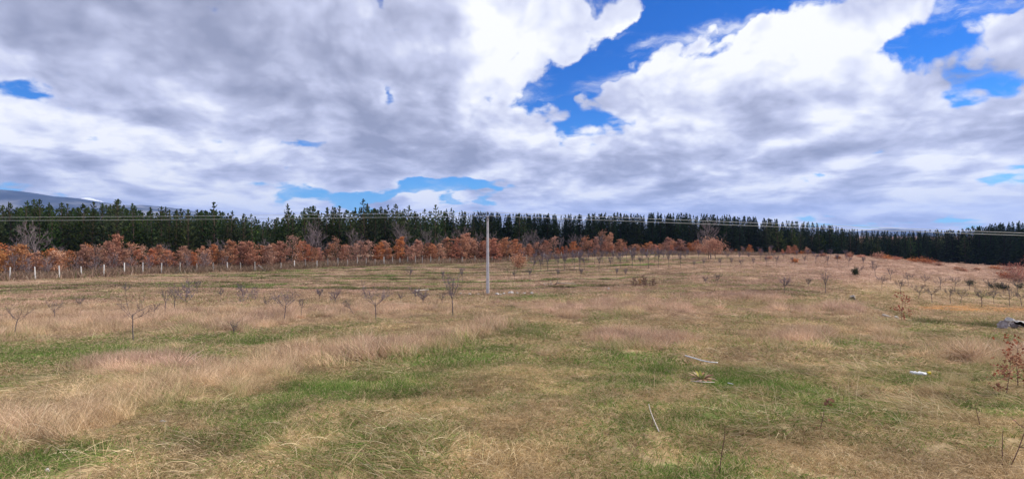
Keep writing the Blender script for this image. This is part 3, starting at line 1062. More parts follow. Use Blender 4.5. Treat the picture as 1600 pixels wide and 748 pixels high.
ORD = ['first', 'second', 'third', 'fourth', 'fifth', 'sixth', 'seventh', 'eighth', 'ninth', 'tenth', 'eleventh', 'twelfth', 'thirteenth', 'fourteenth', 'fifteenth', 'sixteenth', 'seventeenth', 'eighteenth',
       'nineteenth', 'twentieth'] + ['%s-%s' % (t, o) for t in ('twenty', 'thirty', 'forty', 'fifty', 'sixty', 'seventy', 'eighty', 'ninety')
       for o in ('first', 'second', 'third', 'fourth', 'fifth', 'sixth', 'seventh', 'eighth', 'ninth', 'tenth')]
for i, w in enumerate(ORD):
    if w.endswith('-tenth'):
        t = {'twenty': 'thirtieth', 'thirty': 'fortieth', 'forty': 'fiftieth', 'fifty': 'sixtieth', 'sixty': 'seventieth', 'seventy': 'eightieth', 'eighty': 'ninetieth', 'ninety': 'hundredth'}
        ORD[i] = t[w.split('-')[0]]

# ------------------------------------------------------------------ the conifer wood
PINES = [meshes(conifer(12, R, True, o), 'pine', M['pinebark'], M['pine']) for R, o in ((2.7, True), (3.1, False), (2.4, True), (2.9, True))]
SPRUCES = [meshes(conifer(13, R, False, o), 'spruce', M['sprucebark'], M['spruce']) for R, o in ((3.0, False), (2.4, True), (3.4, False), (2.7, True), (2.2, False), (3.7, True))]
wood_px = [-120, 0, 200, 400, 600, 800, 1000, 1200, 1350, 1500, 1600, 1720]
wood_Y = [102, 100, 102, 110, 121, 152, 170, 182, 190, 190, 172, 165]
top_px = [-120, 0, 60, 110, 130, 180, 250, 300, 335, 360, 420, 440, 452, 465, 485, 505, 530, 555, 570, 590, 620, 645, 680, 720, 800, 900, 950, 1050, 1150, 1200, 1280, 1320, 1400, 1500, 1540, 1600, 1720]
top_py = [322, 321, 314, 322, 318, 314, 323, 330, 318, 332, 341, 334, 322, 332, 316, 326, 324, 324, 313, 324, 321, 328, 322, 331, 335, 336, 334, 334, 338, 343, 349, 358, 362, 359, 353, 345, 342]
PEAKS = {335: 'lone tall pine with airy round top above the wood near the snowy peak', 452: 'tall bushy pine with a narrow top, first peak beyond the blue foothill',
         485: 'tall open-topped pine, its sparse top against the cloud', 570: 'tallest pine of the wood, pointed, below the low strip of blue sky',
         60: 'broad dark pine standing before the mountain ridge', 180: 'slim pine with a pointed tip before the low end of the mountain',
         890: 'slender spruce with a pointed tip, standing by the gap in the wood', 530: 'narrow pine with a ragged top between the tall peaks', 620: 'pointed pine below the small upright white cloud',
         680: 'flat-shouldered pine in the wood just short of the concrete pole'}


def zone(px):
    zs = [(110, 'below the high mountain ridge'), (250, 'below the low end of the mountain ridge'), (400, 'where the mountain meets the wood'),
          (520, 'between foothill and low blue sky'), (640, 'under the low strip of blue sky'), (745, 'just short of the concrete pole'),
          (860, 'just past the concrete pole'), (960, 'near the gap where the power lines start'), (1080, 'behind the far rows of saplings'), (1180, 'behind the twin oaks'),
          (1300, 'behind the crest of the dry hill'), (1420, 'in the lower wood under the blue hill'), (1530, 'in the lower wood beyond the dip'), (9999, 'in the rising wood beyond the russet thicket')]
    for lim, s in zs:
        if px < lim: return s
GAPS = [(868, 884), (916, 919)]


COUNT = {}


def conifer_at(px, Y, top, label=None, row=0):
    x, _, g = at(px, Y)
    h = (HZ - top) / F * Y + EYE - g
    ispine = px < 690 or (px < 760 and rng.uniform() < .5)
    lib = PINES if ispine or rng.uniform() < .18 else SPRUCES
    H = 12.0 if lib is PINES else 13.0
    s = h / H
    wide = rng.uniform(.85, 1.2) if ispine else rng.uniform(.85, 1.7)
    if label is None:
        z = zone(px); key = (z, row, ispine); COUNT[key] = COUNT.get(key, 0) + 1
        label = '%s %s, %s from mountain side, %s' % ('rear' if row else 'front', 'pine' if ispine else 'spruce', ORD[COUNT[key] - 1], z)
    group = 'conifers of the wood'
    return plant('pine_tree' if ispine else 'spruce_tree', lib[rng.integers(len(lib))], (x, Y, g), label, 'pine' if ispine else 'spruce', group, s=(s * wide, s * wide, s))


pxs = -30.0
while pxs < 1640:
    Y = np.interp(pxs, wood_px, wood_Y)
    if not any(a < pxs < b for a, b in GAPS):
        near = min((abs(pxs - p), p) for p in PEAKS)
        top = np.interp(pxs, top_px, top_py)
        if near[0] < 7 and near[1] in PEAKS:
            conifer_at(near[1], Y, np.interp(near[1], top_px, top_py) - 1, PEAKS.pop(near[1]))
        else:
            conifer_at(pxs, Y + rng.uniform(-2, 3), top + (rng.uniform(0, 1) ** 1.5 * 20 - 2) * (1.0 if pxs < 760 else .75))
    if not PEAKS: PEAKS[-9999] = ''
    pxs += rng.uniform(.35, 1.7) * (14 if pxs < 700 else 10)
pxs = -30.0
while pxs < 1640:
    Y = np.interp(pxs, wood_px, wood_Y) + rng.uniform(6, 9)
    if True:
        conifer_at(pxs, Y, (13 if any(a < pxs < b for a, b in GAPS) else 0) + np.interp(pxs, top_px, top_py) + rng.uniform(-1, 12) * (1.0 if pxs < 760 else .5), row=1)
    pxs += rng.uniform(.8, 1.2) * 15

# the depth of the wood behind its first trees: one mass
WC = bpy.data.collections.new('wood_trees')
for a, b in (PINES[0], PINES[1], SPRUCES[0], SPRUCES[1]):
    WC.objects.link(bpy.data.objects.new('wood_tree', b))
n = 1500
wpx = rng.uniform(-60, 1680, n); wd = rng.uniform(7, 45, n)
wY = np.interp(wpx, wood_px, wood_Y) + wd
wx = (wpx - 800) / F * wY
wz = ground(wx, wY)
wtop = np.interp(wpx, top_px, top_py) + rng.uniform(1, 22, n) * np.where(wpx < 760, 1, .55)
ws = ((HZ - wtop) / F * wY + EYE - wz) / 12.5
ok = wpx > -999
wk = np.where((wpx < 700), rng.integers(0, 2, n), rng.integers(2, 4, n))
gn_instancer.coll = WC
zero = np.zeros(n)
gn_instancer('pine_wood', np.stack([wx, wY, wz], 1)[ok], wk[ok], zero[ok], zero[ok], zero[ok], ws[ok], np.stack([zero, zero, rng.uniform(0, 6.28, n)], 1)[ok], 'dark interior of the conifer wood seen between its front trees')

# ------------------------------------------------------------------ fence posts
FX = [-60, 55, 200, 400, 550, 700, 850, 1000, 1150, 1300]
FY = [66, 70, 80, 93, 104, 117, 133, 147, 152, 156]


def concrete_material(name, a, b):
    m, N = new_mat(name)
    tc = N.n('ShaderNodeTexCoord')
    n1 = N.noise(tc.outputs['Object'], 3.0, 8, .65).outputs['Fac']; n2 = N.noise(tc.outputs['Object'], 40, 4, .6).outputs['Fac']
    c = N.ramp(N.math('MULTIPLY_ADD', n2, .3, N.math('MULTIPLY', n1, .7)), [(.3, a), (.68, b)])
    bp = N.n('ShaderNodeBump'); bp.inputs['Strength'].default_value = .3; bp.inputs['Distance'].default_value = .01
    N.link(n2, bp.inputs['Height'])
    finish(N, c, .85, bump=bp.outputs[0])
    return m


M['post'] = concrete_material('whitewashed_concrete', (.45, .43, .40), (.74, .72, .68))
M['pole'] = concrete_material('pole_concrete', (.36, .345, .34), (.70, .68, .69))
M['metal'] = concrete_material('dark_metal', (.05, .05, .055), (.11, .11, .12))


def post_mesh(h, w):
    mb = MB()
    a = w / 2; b = w * .40
    vs = [(-a, -a, -.2), (a, -a, -.2), (a, a, -.2), (-a, a, -.2), (-b, -b, h - .05), (b, -b, h - .05), (b, b, h - .05), (-b, b, h - .05),
          (-b * .5, -b * .5, h), (b * .5, -b * .5, h), (b * .5, b * .5, h), (-b * .5, b * .5, h)]
    fs = [(3, 2, 1, 0)]
    for k in range(2):
        for i in range(4):
            fs.append((4 * k + i, 4 * k + (i + 1) % 4, 4 * k + 4 + (i + 1) % 4, 4 * k + 4 + i))
    fs.append((8, 9, 10, 11))
    mb.add(vs, fs)
    return mb.mesh('fence_post', M['post'])


PM = post_mesh(1.65, .13)
PM2 = post_mesh(1.65, .11)
PM2.materials.clear(); PM2.materials.append(concrete_material('weathered_concrete', (.26, .24, .22), (.46, .43, .39)))
west = [15, 55, 93, 127, 162, 194, 223, 252, 281, 308, 333, 355, 376, 398]
east = [439, 460, 477, 495, 512, 528, 543, 558, 572, 586, 600, 613, 625, 637, 649, 660, 673, 686, 703, 722] + list(range(742, 1065, 27))


def fence_post(px, label, lean=0.0, s=1.0):
    Y = float(np.interp(px, FX, FY))
    x, _, g = at(px, Y)
    o = obj('fence_post', PM if px < 270 or int(px) % 5 == 0 else PM2, None, (x, Y, g))
    o.rotation_euler = (rng.normal(0, .02), lean + rng.normal(0, .025), rng.uniform(0, 1.5))
    o.scale = (1, 1, s * rng.uniform(.93, 1.06))
    return tag(o, label, 'fence post', 'concrete posts of the fence along the oaks')


for i, p in enumerate(reversed(west)):
    fence_post(p, 'white concrete fence post, %s from the leaning post on the mountain side' % ORD[i])
o = fence_post(407, 'white concrete fence post leaning far over, in front of the russet oaks', 0)
o.rotation_euler = (.1, -.85, .1); o.location.x += 1.0
near_post, far_post = [p for p in east if p < 750], [p for p in east if p > 750]
for i, p in enumerate(near_post):
    fence_post(p, 'pale concrete fence post, %s from the leaning post towards the pole' % ORD[i], s=1.0 if i % 3 else .85)
for i, p in enumerate(far_post):
    fence_post(p, 'small distant fence post, %s past the concrete pole' % ORD[i], s=.9)

# ------------------------------------------------------------------ oak belt behind the fence
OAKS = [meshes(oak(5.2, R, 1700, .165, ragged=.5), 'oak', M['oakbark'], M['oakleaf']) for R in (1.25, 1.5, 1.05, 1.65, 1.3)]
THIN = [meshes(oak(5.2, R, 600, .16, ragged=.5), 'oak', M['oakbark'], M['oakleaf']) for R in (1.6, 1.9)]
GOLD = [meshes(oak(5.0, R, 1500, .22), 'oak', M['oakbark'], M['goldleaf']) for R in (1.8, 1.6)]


def bare_meshes(H, spread, n1, n2, n3, r0, rmin, m1, m2, **k):
    tr, cr, _ = bare_tree(H, spread, 3, n1, n2, n3, r0, rmin, **k)
    return tr.mesh('bare_trunk', m1), cr.mesh('bare_crown', m2)


BARE = [bare_meshes(7, sp, 15, 8, 4, .075, .015, M['greytwig'], M['greytwig']) for sp in (.85, .7, 1.0)]
BRUSH = [bare_meshes(3.2, .9, 13, 7, 4, .04, .014, M['greytwig'], M['greytwig'], clear=.05) for _ in range(2)]
otop_px = [-60, 0, 60, 100, 140, 170, 200, 250, 300, 370, 420, 470, 500, 545, 580, 620, 660, 700, 720, 780, 850, 900, 930, 955, 975, 1010, 1050, 1085, 1150, 1250]
otop_py = [380, 376, 388, 380, 386, 366, 384, 380, 386, 374, 384, 367, 378, 372, 381, 372, 376, 370, 364, 376, 374, 376, 358, 372, 384, 385, 380, 383, 386, 389]


def oak_zone(px):
    for lim, s in [(70, 'at the near end of the fence'), (210, 'behind the widely spaced white posts'), (330, 'behind the fence below the mountain foot'), (440, 'behind the fence near the leaning post'),
                   (540, 'behind the fence, short of the thickest clump'), (640, 'behind the fence under the strip of blue sky'), (750, 'behind the fence just short of the pole'),
                   (860, 'in the belt just past the concrete pole'), (950, 'in the belt where the power lines start'), (1090, 'in the low belt behind the far saplings'), (9999, 'in the low belt past the twin oaks')]:
        if px < lim: return s


OC = {}
pxs = -25.0
k = 0
while pxs < 1270:
    Y = np.interp(pxs, FX, FY) + rng.uniform(2.5, 5.0) + (k % 2) * 3.0
    x, _, g = at(pxs, Y)
    top = np.interp(pxs, otop_px, otop_py) + rng.uniform(-6, 13)
    if pxs > 955: top -= 6 if pxs < 1110 else 0
    h = (HZ - top) / F * Y + EYE - g
    gold = (pxs < 45 and k % 2 == 0) or 78 < pxs < 108
    thin = 110 < pxs < 230 and rng.uniform() < .55
    lib = GOLD if gold else (THIN if thin or rng.uniform() < .28 else OAKS)
    z = oak_zone(pxs)
    kind = 'golden young oak' if gold else ('thin young oak' if lib is THIN else 'russet young oak')
    OC[z, kind] = OC.get((z, kind), 0) + 1
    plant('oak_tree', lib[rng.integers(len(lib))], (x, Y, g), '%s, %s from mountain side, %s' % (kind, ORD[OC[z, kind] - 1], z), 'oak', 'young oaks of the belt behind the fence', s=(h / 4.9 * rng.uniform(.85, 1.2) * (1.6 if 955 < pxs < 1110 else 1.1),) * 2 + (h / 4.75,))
    pxs += rng.uniform(.75, 1.25) * np.interp(pxs, [0, 300, 600, 900, 980], [11.5, 9.5, 8, 7, 5.2]); k += 1

bare = [(62, 350, 10), (30, 372, 9), (100, 382, 6), (140, 384, 7), (200, 388, 6), (235, 380, 9), (262, 382, 9), (335, 378, 8), (352, 374, 9), (420, 376, 8), (488, 350, 9), (505, 356, 10), (560, 360, 8), (625, 352, 9), (640, 358, 10), (668, 360, 9), (690, 368, 9),
        (715, 354, 10), (740, 364, 9), (770, 366, 8), (790, 370, 9), (815, 366, 8), (832, 362, 9), (852, 368, 9), (872, 370, 8), (895, 368, 9), (908, 366, 9), (940, 368, 6), (1085, 380, 5)]
for i, (px, top, back) in enumerate(bare):
    Y = float(np.interp(px, FX, FY)) + back
    x, _, g = at(px, Y)
    h = (HZ - top) / F * Y + EYE - g
    lab = 'bare grey tree, %s from the near end of the fence, rising among the oaks' % ORD[i]
    if px == 62: lab = 'tall bare pale grey tree behind the white posts near the golden oak'
    plant('bare_tree', BARE[i % 3], (x, Y, g), lab, 'bare tree', 'bare trees among the oaks', s=h / 6.6, parts=('trunk', 'twigs'))

# undergrowth of brambles and litter at the feet of the oaks
n = 2600
upx = rng.uniform(-30, 1260, n)
uY = np.interp(upx, FX, FY) + rng.uniform(.8, 9, n)
ux = (upx - 800) / F * uY
uz = ground(ux, uY)
gn_instancer.coll = GC
gn_instancer('undergrowth', np.stack([ux, uY, uz], 1), 5 * N_VAR + rng.integers(0, N_VAR, n), np.clip(rng.normal(.0, .08, n), 0, 1), rng.uniform(.7, 1, n), rng.uniform(.35, .8, n), rng.uniform(.9, 3.0, n),
             np.stack([np.zeros(n), np.zeros(n), rng.uniform(0, 6.28, n)], 1), 'brown brambles and dead stems under the oaks')
ucol = [(230, 20), (160, 20), (120, 12), (205, 12), (300, 14)]
for i, px in enumerate([20, 45, 75, 118, 150, 175, 205, 232, 262, 292, 318, 350]):
    Y = float(np.interp(px, FX, FY)) + rng.uniform(1.5, 3)
    x, _, g = at(px, Y)
    plant('brush_shrub', BRUSH[i % 2], (x, Y, g), 'leafless grey-brown brush shrub, %s from the near end of the fence' % ORD[i], 'shrub', 'leafless brush behind the white posts', s=rng.uniform(.8, 1.15), parts=('stems', 'twigs'))

# ------------------------------------------------------------------ twin oaks and their bare companion
TW = [meshes(oak(4.4, 3.1, 950, .22, low=.26), 'oak', M['oakbark'], M['oakleaf']), meshes(oak(4.4, 2.7, 1100, .22, low=.26), 'oak', M['oakbark'], M['oakleaf'])]
x, Y, g = at(1107, 112); plant('oak_tree', TW[0], (x, Y, g), 'spreading russet oak, duller of the twin oaks on the open slope', 'oak', None, 1.0, s=.95)
x, Y, g = at(1118, 111); plant('oak_tree', TW[1], (x, Y, g), 'bright russet oak, brighter of the twin oaks on the open slope', 'oak', None, 2.0, s=.90)
x, Y, g = at(1111, 117); plant('bare_tree', bare_meshes(7, 1.0, 17, 8, 5, .12, .022, M['greytwig'], M['greytwig']), (x, Y, g), 'wide bare grey tree rising behind the twin russet oaks', 'bare tree', s=1.18, parts=('trunk', 'twigs'))

# ------------------------------------------------------------------ orchard saplings
def sapling(H, vase, n1, n2, n3, rmin, m1, m2, clear=.3):
    tr, cr, _ = bare_tree(H, vase, 3, n1, n2, n3, H * .0135, rmin, up=.09, clear=clear, leader=False)
    return tr.mesh('sapling_trunk', m1), cr.mesh('sapling_twigs', m2)


near_saplings = [
    # base px, base row, top row, spread, colour, lean, what tells it apart
    (22, 525, 470, .85, 0, .10, 'bare vase-shaped sapling at the very edge of the tall pale grass'),
    (85, 501, 463, .8, 0, 0, 'faint bare sapling standing in tall grass before the white posts'),
    (208, 532, 468, .95, 2, 0, 'dark bare sapling with a wide fork above the green strip, nearest in the orchard'),
    (125, 484, 460, .8, 0, 0, 'thin pale sapling half hidden in the grass below the white posts'),
    (258, 493, 446, .55, 0, 0, 'bare upright sapling just past the wide-forked one'),
    (272, 488, 440, .4, 0, 0, 'tall thin sapling beside the purplish bushy one'),
    (195, 462, 442, .8, 0, 0, 'small dark sapling in the green rows near the white posts'),
    (308, 461, 434, .5, 0, 0, 'small grey sapling close below the fence'),
    (345, 469, 450, .6, 0, 0, 'small thin sapling between two purplish bushy saplings'),
    (442, 506, 446, .8, 1, 0, 'purplish bare sapling with a fan of twigs and a thin straight stem'),
    (470, 496, 468, .45, 2, 0, 'short dark sapling beside the fan-shaped purplish one'),
    (416, 483, 462, .7, 0, 0, 'faint little sapling in pale grass before the fan-shaped one'),
    (498, 470, 450, .6, 1, 0, 'small purplish sapling behind the fan-shaped one'),
    (524, 480, 450, .7, 1, -.06, 'purplish bushy sapling beside the leaning stem'),
    (553, 492, 462, .4, 2, -.55, 'dark sapling stem leaning sharply over'),
    (587, 504, 441, .85, 1, 0, 'purple-grey bare sapling with a full round head, largest in the row'),
    (626, 473, 455, .7, 0, 0, 'small faint sapling past the round-headed one'),
    (650, 472, 448, .7, 1, 0, 'purplish sapling, thicker of a close pair before the pole'),
    (660, 481, 452, .6, 1, 0, 'purplish sapling, thinner of a close pair before the pole'),
    (708, 494, 428, .35, 1, 0, 'tall narrow dark purple sapling nearest to the concrete pole'),
    (692, 476, 455, .8, 0, 0, 'low twiggy sapling behind the tall narrow one'),
    (365, 526, 498, .5, 0, 0, 'small brown sapling alone in the short grass'),
    (240, 497, 470, .6, 0, 0, 'small dim sapling beside the wide-forked one'),
    (1290, 460, 422, .35, 0, 0, 'tall thin grey sapling on the slope of the dry hill'),
    (1226, 458, 431, .8, 1, 0, 'purplish rounded sapling on the slope of the dry hill'),
    (1263, 452, 433, .7, 0, 0, 'faint small sapling between the tall thin and the rounded one'),
    (1120, 447, 424, .8, 0, 0, 'grey sapling below the twin oaks'),
    (1103, 444, 430, .7, 0, 0, 'small sapling just beside another below the twin oaks'),
]
SMAT = [(M['orchardbark'], M['orchardbark']), (M['orchardbark'], M['plumtwig']), (M['orchardbark'], M['orchardbark'])]
for (px, base, top, sp, c, lean, lab) in near_saplings:
    x, Y, g = spot(px, base)
    h = (base - top) / F * Y
    full = 8 if c == 1 else 6
    rm = max(.0055, Y * .00024)
    pr = sapling(h, sp, full, 6 if c == 1 else 4, 4 if c == 1 else 2, rm, *SMAT[c], clear=.32 if c != 2 or lean else .42)
    t = plant('orchard_sapling', pr, (x, Y, g), lab, 'sapling', 'orchard saplings', s=1 / .98, parts=('trunk', 'twigs'))
    t.rotation_euler = (0, lean, rng.uniform(0, 6.28) if not lean else 0)
    if px == 208: t.rotation_euler = (0, 0.03, .2)
for (px, base, w) in [(290, 474, 1.0), (380, 471, .8), (398, 470, .6)]:
    x, Y, g = spot(px, base)
    pr = bare_meshes(1.7, .9, 14, 7, 4, .02, .011, M['plumtwig'], M['plumtwig'], clear=.03)
    plant('plum_bush', pr, (x, Y, g), {290: 'largest purplish bushy shrub in the orchard, before the white posts', 380: 'middle purplish bushy shrub in the orchard rows', 398: 'smallest purplish shrub beside a larger one in the rows'}[px],
          'shrub', 'purplish shrubs of the orchard', s=w, parts=('stems', 'twigs'))

FAR = [sapling(2.5, sp, 9, 5, 3, .0135, M['orchardbark'], M['plumtwig'], clear=.38) for sp in (.40, .5, .34)]
rows = [('nearer', [834, 846, 858, 872, 882, 896, 906, 915, 934, 953, 969, 986, 1001, 1015, 1030, 1047, 1063], 88, 1.05),
        ('middle', [805, 820, 836, 850, 866, 880, 893, 905, 918, 930, 943, 956, 969, 981, 993, 1006, 1022, 1038, 1052, 1070, 1090], 104, .95),
        ('farther', [815, 840, 862, 884, 905, 925, 946, 967, 988, 1010, 1032, 1056, 1077, 1140, 1160, 1187, 1205], 122, .9),
        ('slope', [1125, 1142, 1160, 1178, 1196, 1212, 1238, 1256, 1275, 1292, 1310, 1328, 1346, 1362, 1085, 1098], 84, .62),
        ('upper', [1136, 1155, 1172, 1190, 1208, 1224, 1245, 1262, 1284, 1300, 1322], 96, .6),
        ('nearest', [640, 690, 724, 805, 828, 872, 905, 962, 975], 70, .62)]
for nm, lst, Y, s in rows:
    for i, px in enumerate(lst):
        px = px + rng.uniform(-2, 2)
        x, y, g = at(px, Y + rng.uniform(-1.2, 1.2))
        plant('orchard_sapling', FAR[rng.integers(3)], (x, y, g), 'small bare sapling, %s from the pole side in the %s far row' % (ORD[i], nm), 'sapling', 'saplings in the far rows', s=s * rng.uniform(.75, 1.2), parts=('trunk', 'twigs'))
DIP = [sapling(2.1, sp, 7, 5, 3, .012, M['orchardbark'], M['orchardbark'], clear=.3) for sp in (.85, .7, 1.0)]
for i, (px, base, s) in enumerate([(1378, 474, .95), (1408, 476, 1.0), (1436, 476, 1.05), (1457, 480, 1.1), (1486, 479, 1.0), (1502, 476, .95), (1535, 485, 1.25), (1554, 477, .9), (1578, 483, 1.15), (1597, 480, 1.1)]):
    x, Y, g = at(px, 66 - (base - 476) * .5)
    plant('orchard_sapling', DIP[i % 3], (x, Y, g), 'dark bare sapling, %s from the red-leaved shrub, along the ochre soil in the dip' % ORD[i], 'sapling', 'saplings along the ochre soil', s=s, parts=('trunk', 'twigs'))
for i, px in enumerate([1344, 1368, 1392, 1420, 1446, 1470, 1492, 1515, 1545, 1568, 1590]):
    x, Y, g = at(px, 77 + rng.uniform(-1, 1))
    plant('orchard_sapling', DIP[i % 3], (x, Y, g), 'faint bare sapling, %s from the red-leaved shrub, in the second row of the dip' % ORD[i], 'sapling', 'second row of saplings in the dip', s=rng.uniform(.75, 1.05), parts=('trunk', 'twigs'))

# ------------------------------------------------------------------ shrubs on the slopes
def leaf_bush(H, R, nleaf, ls, mat, twig, dense=.8, stems=10):
    tr, cr = MB(), MB()
    ends = []
    for i in range(stems):
        a = i * 2.4 + rng.uniform(-.4, .4)
        bp, _ = limb((rng.normal(0, R * .15), rng.normal(0, R * .15), -.05), (math.cos(a) * R / H * rng.uniform(.3, 1), math.sin(a) * R / H * rng.uniform(.3, 1), 1), H * rng.uniform(.6, 1.05), 4, .15)
        tr.tube(bp, np.linspace(H * .012, H * .004, 5), 4, False)
        ends += [bp[2], bp[3], bp[4]]
    for _ in range(nleaf):
        c = ends[rng.integers(len(ends))]
        q = c + rng.normal(0, 1, 3) * np.array([R * .26, R * .26, H * .16])
        q[2] = max(q[2], .03)
        leaf_quad(cr, q, ls)
    return tr.mesh('bush_stems', twig), cr.mesh('bush_leaves', mat)


def bush(px, Y, H, R, n, ls, mat, twig, lab, cat='bush', grp=None, name='leafy_bush'):
    x, y, g = at(px, Y)
    plant(name, leaf_bush(H, R, n, ls, M[mat], M[twig]), (x, y, g), lab, cat, grp, parts=('stems', 'leaves'))


bush(1338, 74, 1.0, .50, 1100, .11, 'bush', 'oakbark', 'small compact dark green bush on the dry hillside')
bush(812, 96, 2.6, 1.4, 900, .2, 'oakleaf', 'oakbark', 'round russet bush at the edge of the oak belt past the pole')
for i, (px, Y, H, R) in enumerate([(1574, 92, 1.3, 1.7), (1588, 88, 1.8, 1.9), (1604, 90, 2.3, 2.2), (1582, 97, 2.0, 1.9), (1616, 98, 3.0, 2.2)]):
    bush(px, Y, H, R, 600, .18, 'redleaf', 'oakbark', ['low russet bush at the open end of the thicket beyond the dip', 'broad russet bush in the middle of the thicket beyond the dip', 'tall russet bush at the back of the thicket beyond the dip',
         'brown bush half hidden in the thicket beyond the dip', 'tallest bush of the thicket beyond the dip, cut by the frame'][i], 'bush', 'russet thicket beyond the dip')
crest = [(1202, 100, .8, .8), (1242, 88, .7, .7), (1327, 103, 1.0, 1.0), (1345, 105, .7, 1.0), (1372, 106, 1.2, 1.5), (1385, 106, 1.0, 1.4), (1400, 106, .8, 1.1), (1426, 106, .8, 1.2), (1440, 106, 1.3, 1.7), (1452, 105, 1.1, 1.4), (1467, 103, .7, .9),
         (1498, 98, .7, .9), (1506, 98, .5, .7), (1526, 100, .5, .5), (1556, 103, .8, 1.1), (1286, 104, .6, .8), (1310, 98, .5, .5)]
for i, (px, Y, H, R) in enumerate(crest):
    bush(px, Y, H, R, 420, .16, 'oakleaf', 'redtwig', 'low russet scrub clump, %s along the crest of the dry hill from the twin oaks' % ORD[i], 'scrub', 'russet scrub along the crest')
for i, (px, Y) in enumerate([(1516, 82), (1563, 80), (1572, 79), (1551, 80), (1594, 81)]):
    bush(px, Y, .9, .7, 300, .13, 'bush', 'redtwig', 'small dark tuft-like bush, %s from the hill side, above the dip' % ORD[i], 'bush', 'dark little bushes above the dip')

# dark tangle of stems with a few orange leaves
x, Y, g = spot(1003, 449)
t = thing('bramble_bush', (x, Y, g), 'dark reddish tangle of stems with an orange leafy tuft', 'bush')
for k, (dx, w) in enumerate(((-.75, .85), (.15, 1.0), (1.0, .8))):
    a, b = bare_meshes(1.25, 1.1, 16, 8, 5, .022, .011, M['redtwig'], M['redtwig'], clear=.02)
    for nm, me in (('stems', a), ('twigs', b)):
        q = obj(nm, me, t); q.location = (dx, 0, 0); q.scale = (w, w, w)
a, b = leaf_bush(.7, .22, 120, .09, M['goldleaf'], M['redtwig'], stems=6)
q = obj('leafy_tuft', b, t); q.location = (-.25, -.1, .3)
q = obj('tuft_stems', a, t); q.location = (-.25, -.1, .0)


# red-leaved seedlings
def seedling(px, base, top, nleaf, ls, lab, mat='redleaf', nb=7, spread=.8, lean=0):
    x, Y, g = spot(px, base)
    h = (base - top) / F * Y
    tr, cr = MB(), MB()
    tp, _ = limb((0, 0, -.03), (rng.normal(0, .05), 0, 1), h + .03, 6, .07)
    tr.tube(tp, np.linspace(max(.004, h * .010), .002, 7), 5)
    ends = [tp[-1], tp[-2]]
    for i in range(nb):
        j = rng.integers(1, 6); a = i * 2.4
        bp, _ = limb(tp[j], (math.cos(a), math.sin(a), .6), h * .38 * spread, 3, .15)
        tr.tube(bp, np.linspace(max(.0025, h * .005), .0015, 4), 4, False)
        ends += [bp[-1], bp[-2]]
    for _ in range(nleaf):
        c = ends[rng.integers(len(ends))]
        leaf_quad(cr, c + rng.normal(0, .055 * h + .01, 3), ls)
    t = thing('oak_seedling', (x, Y, g), lab, 'seedling')
    obj('stem', tr.mesh('stem', M['redtwig']), t)
    if nleaf: obj('leaves', cr.mesh('leaves', M[mat]), t)
    t.rotation_euler = (0, lean, rng.uniform(0, 6))
    return t


seedling(1409, 503, 460, 130, .06, 'red-leaved shrub standing on the lip of the bank')
seedling(1423, 502, 492, 60, .06, 'low red leafy clump beside the red-leaved shrub on the bank')
seedling(1574, 620, 558, 190, .040, 'dense red-brown oak seedling in the grass at the frame edge', nb=9)
seedling(1592, 606, 532, 110, .040, 'taller open red-brown oak seedling behind the dense one')
seedling(1294, 637, 619, 16, .05, 'tiny seedling with a single tuft of red leaves in green grass')
seedling(1282, 672, 640, 3, .03, 'bare thin seedling just below the red-tufted one')
seedling(1533, 668, 628, 0, .03, 'bare thin twiggy seedling in greenish grass', nb=4, spread=.5)
seedling(1578, 736, 648, 4, .03, 'tall dark twin-stemmed seedling in the near corner', nb=3, spread=.7)
seedling(1568, 728, 672, 0, .03, 'short dark stem beside the twin-stemmed seedling', nb=2, spread=.5)
seedling(1126, 742, 650, 0, .03, 'single dark upright dead stalk in the near grass', nb=2, spread=.25)
seedling(1018, 672, 646, 0, .03, 'short pale dead stalk standing in the straw', nb=1, spread=.2)
# ------------------------------------------------------------------ concrete pole and power lines
PX, PY_, PG = at(762, 51.0)
PTOP = EYE + (HZ - 338) / F * 51.0
pole = thing('utility_pole', (PX, PY_, PG), 'tall tapered concrete utility pole standing alone in the meadow', 'utility pole')
ph = PTOP - PG
mb = MB()
hs = np.linspace(-.3, ph, 9)
ring = []
for h in hs:
    w = .145 - .060 * max(0, h) / ph
    ring.append([(-w, -w * .8, h), (-w * .8, -w, h), (w * .8, -w, h), (w, -w * .8, h), (w, w * .8, h), (w * .8, w, h), (-w * .8, w, h), (-w, w * .8, h)])
vs = [v for r in ring for v in r]
fs = [(8 * i + k, 8 * i + (k + 1) % 8, 8 * i + 8 + (k + 1) % 8, 8 * i + 8 + k) for i in range(8) for k in range(8)] + [tuple(range(64, 72))]
mb.add(vs, fs)
obj('shaft', mb.mesh('shaft', M['pole']), pole)
def box(mb, c, s, rz=0.0):
    cx, cy, cz = c; a, b, d = (q / 2 for q in s)
    vs = [(x * a, y * b, z * d) for z in (-1, 1) for y in (-1, 1) for x in (-1, 1)]
    vs = [(cx + x * math.cos(rz) - y * math.sin(rz), cy + x * math.sin(rz) + y * math.cos(rz), cz + z) for x, y, z in vs]
    mb.add(vs, [(0, 2, 3, 1), (4, 5, 7, 6), (0, 1, 5, 4), (2, 6, 7, 3), (0, 4, 6, 2), (1, 3, 7, 5)])
mb = MB(); box(mb, (0, 0, ph - .12), (.26, .26, .06)); obj('clamp_band', mb.mesh('clamp_band', M['metal']), pole)
INS = []
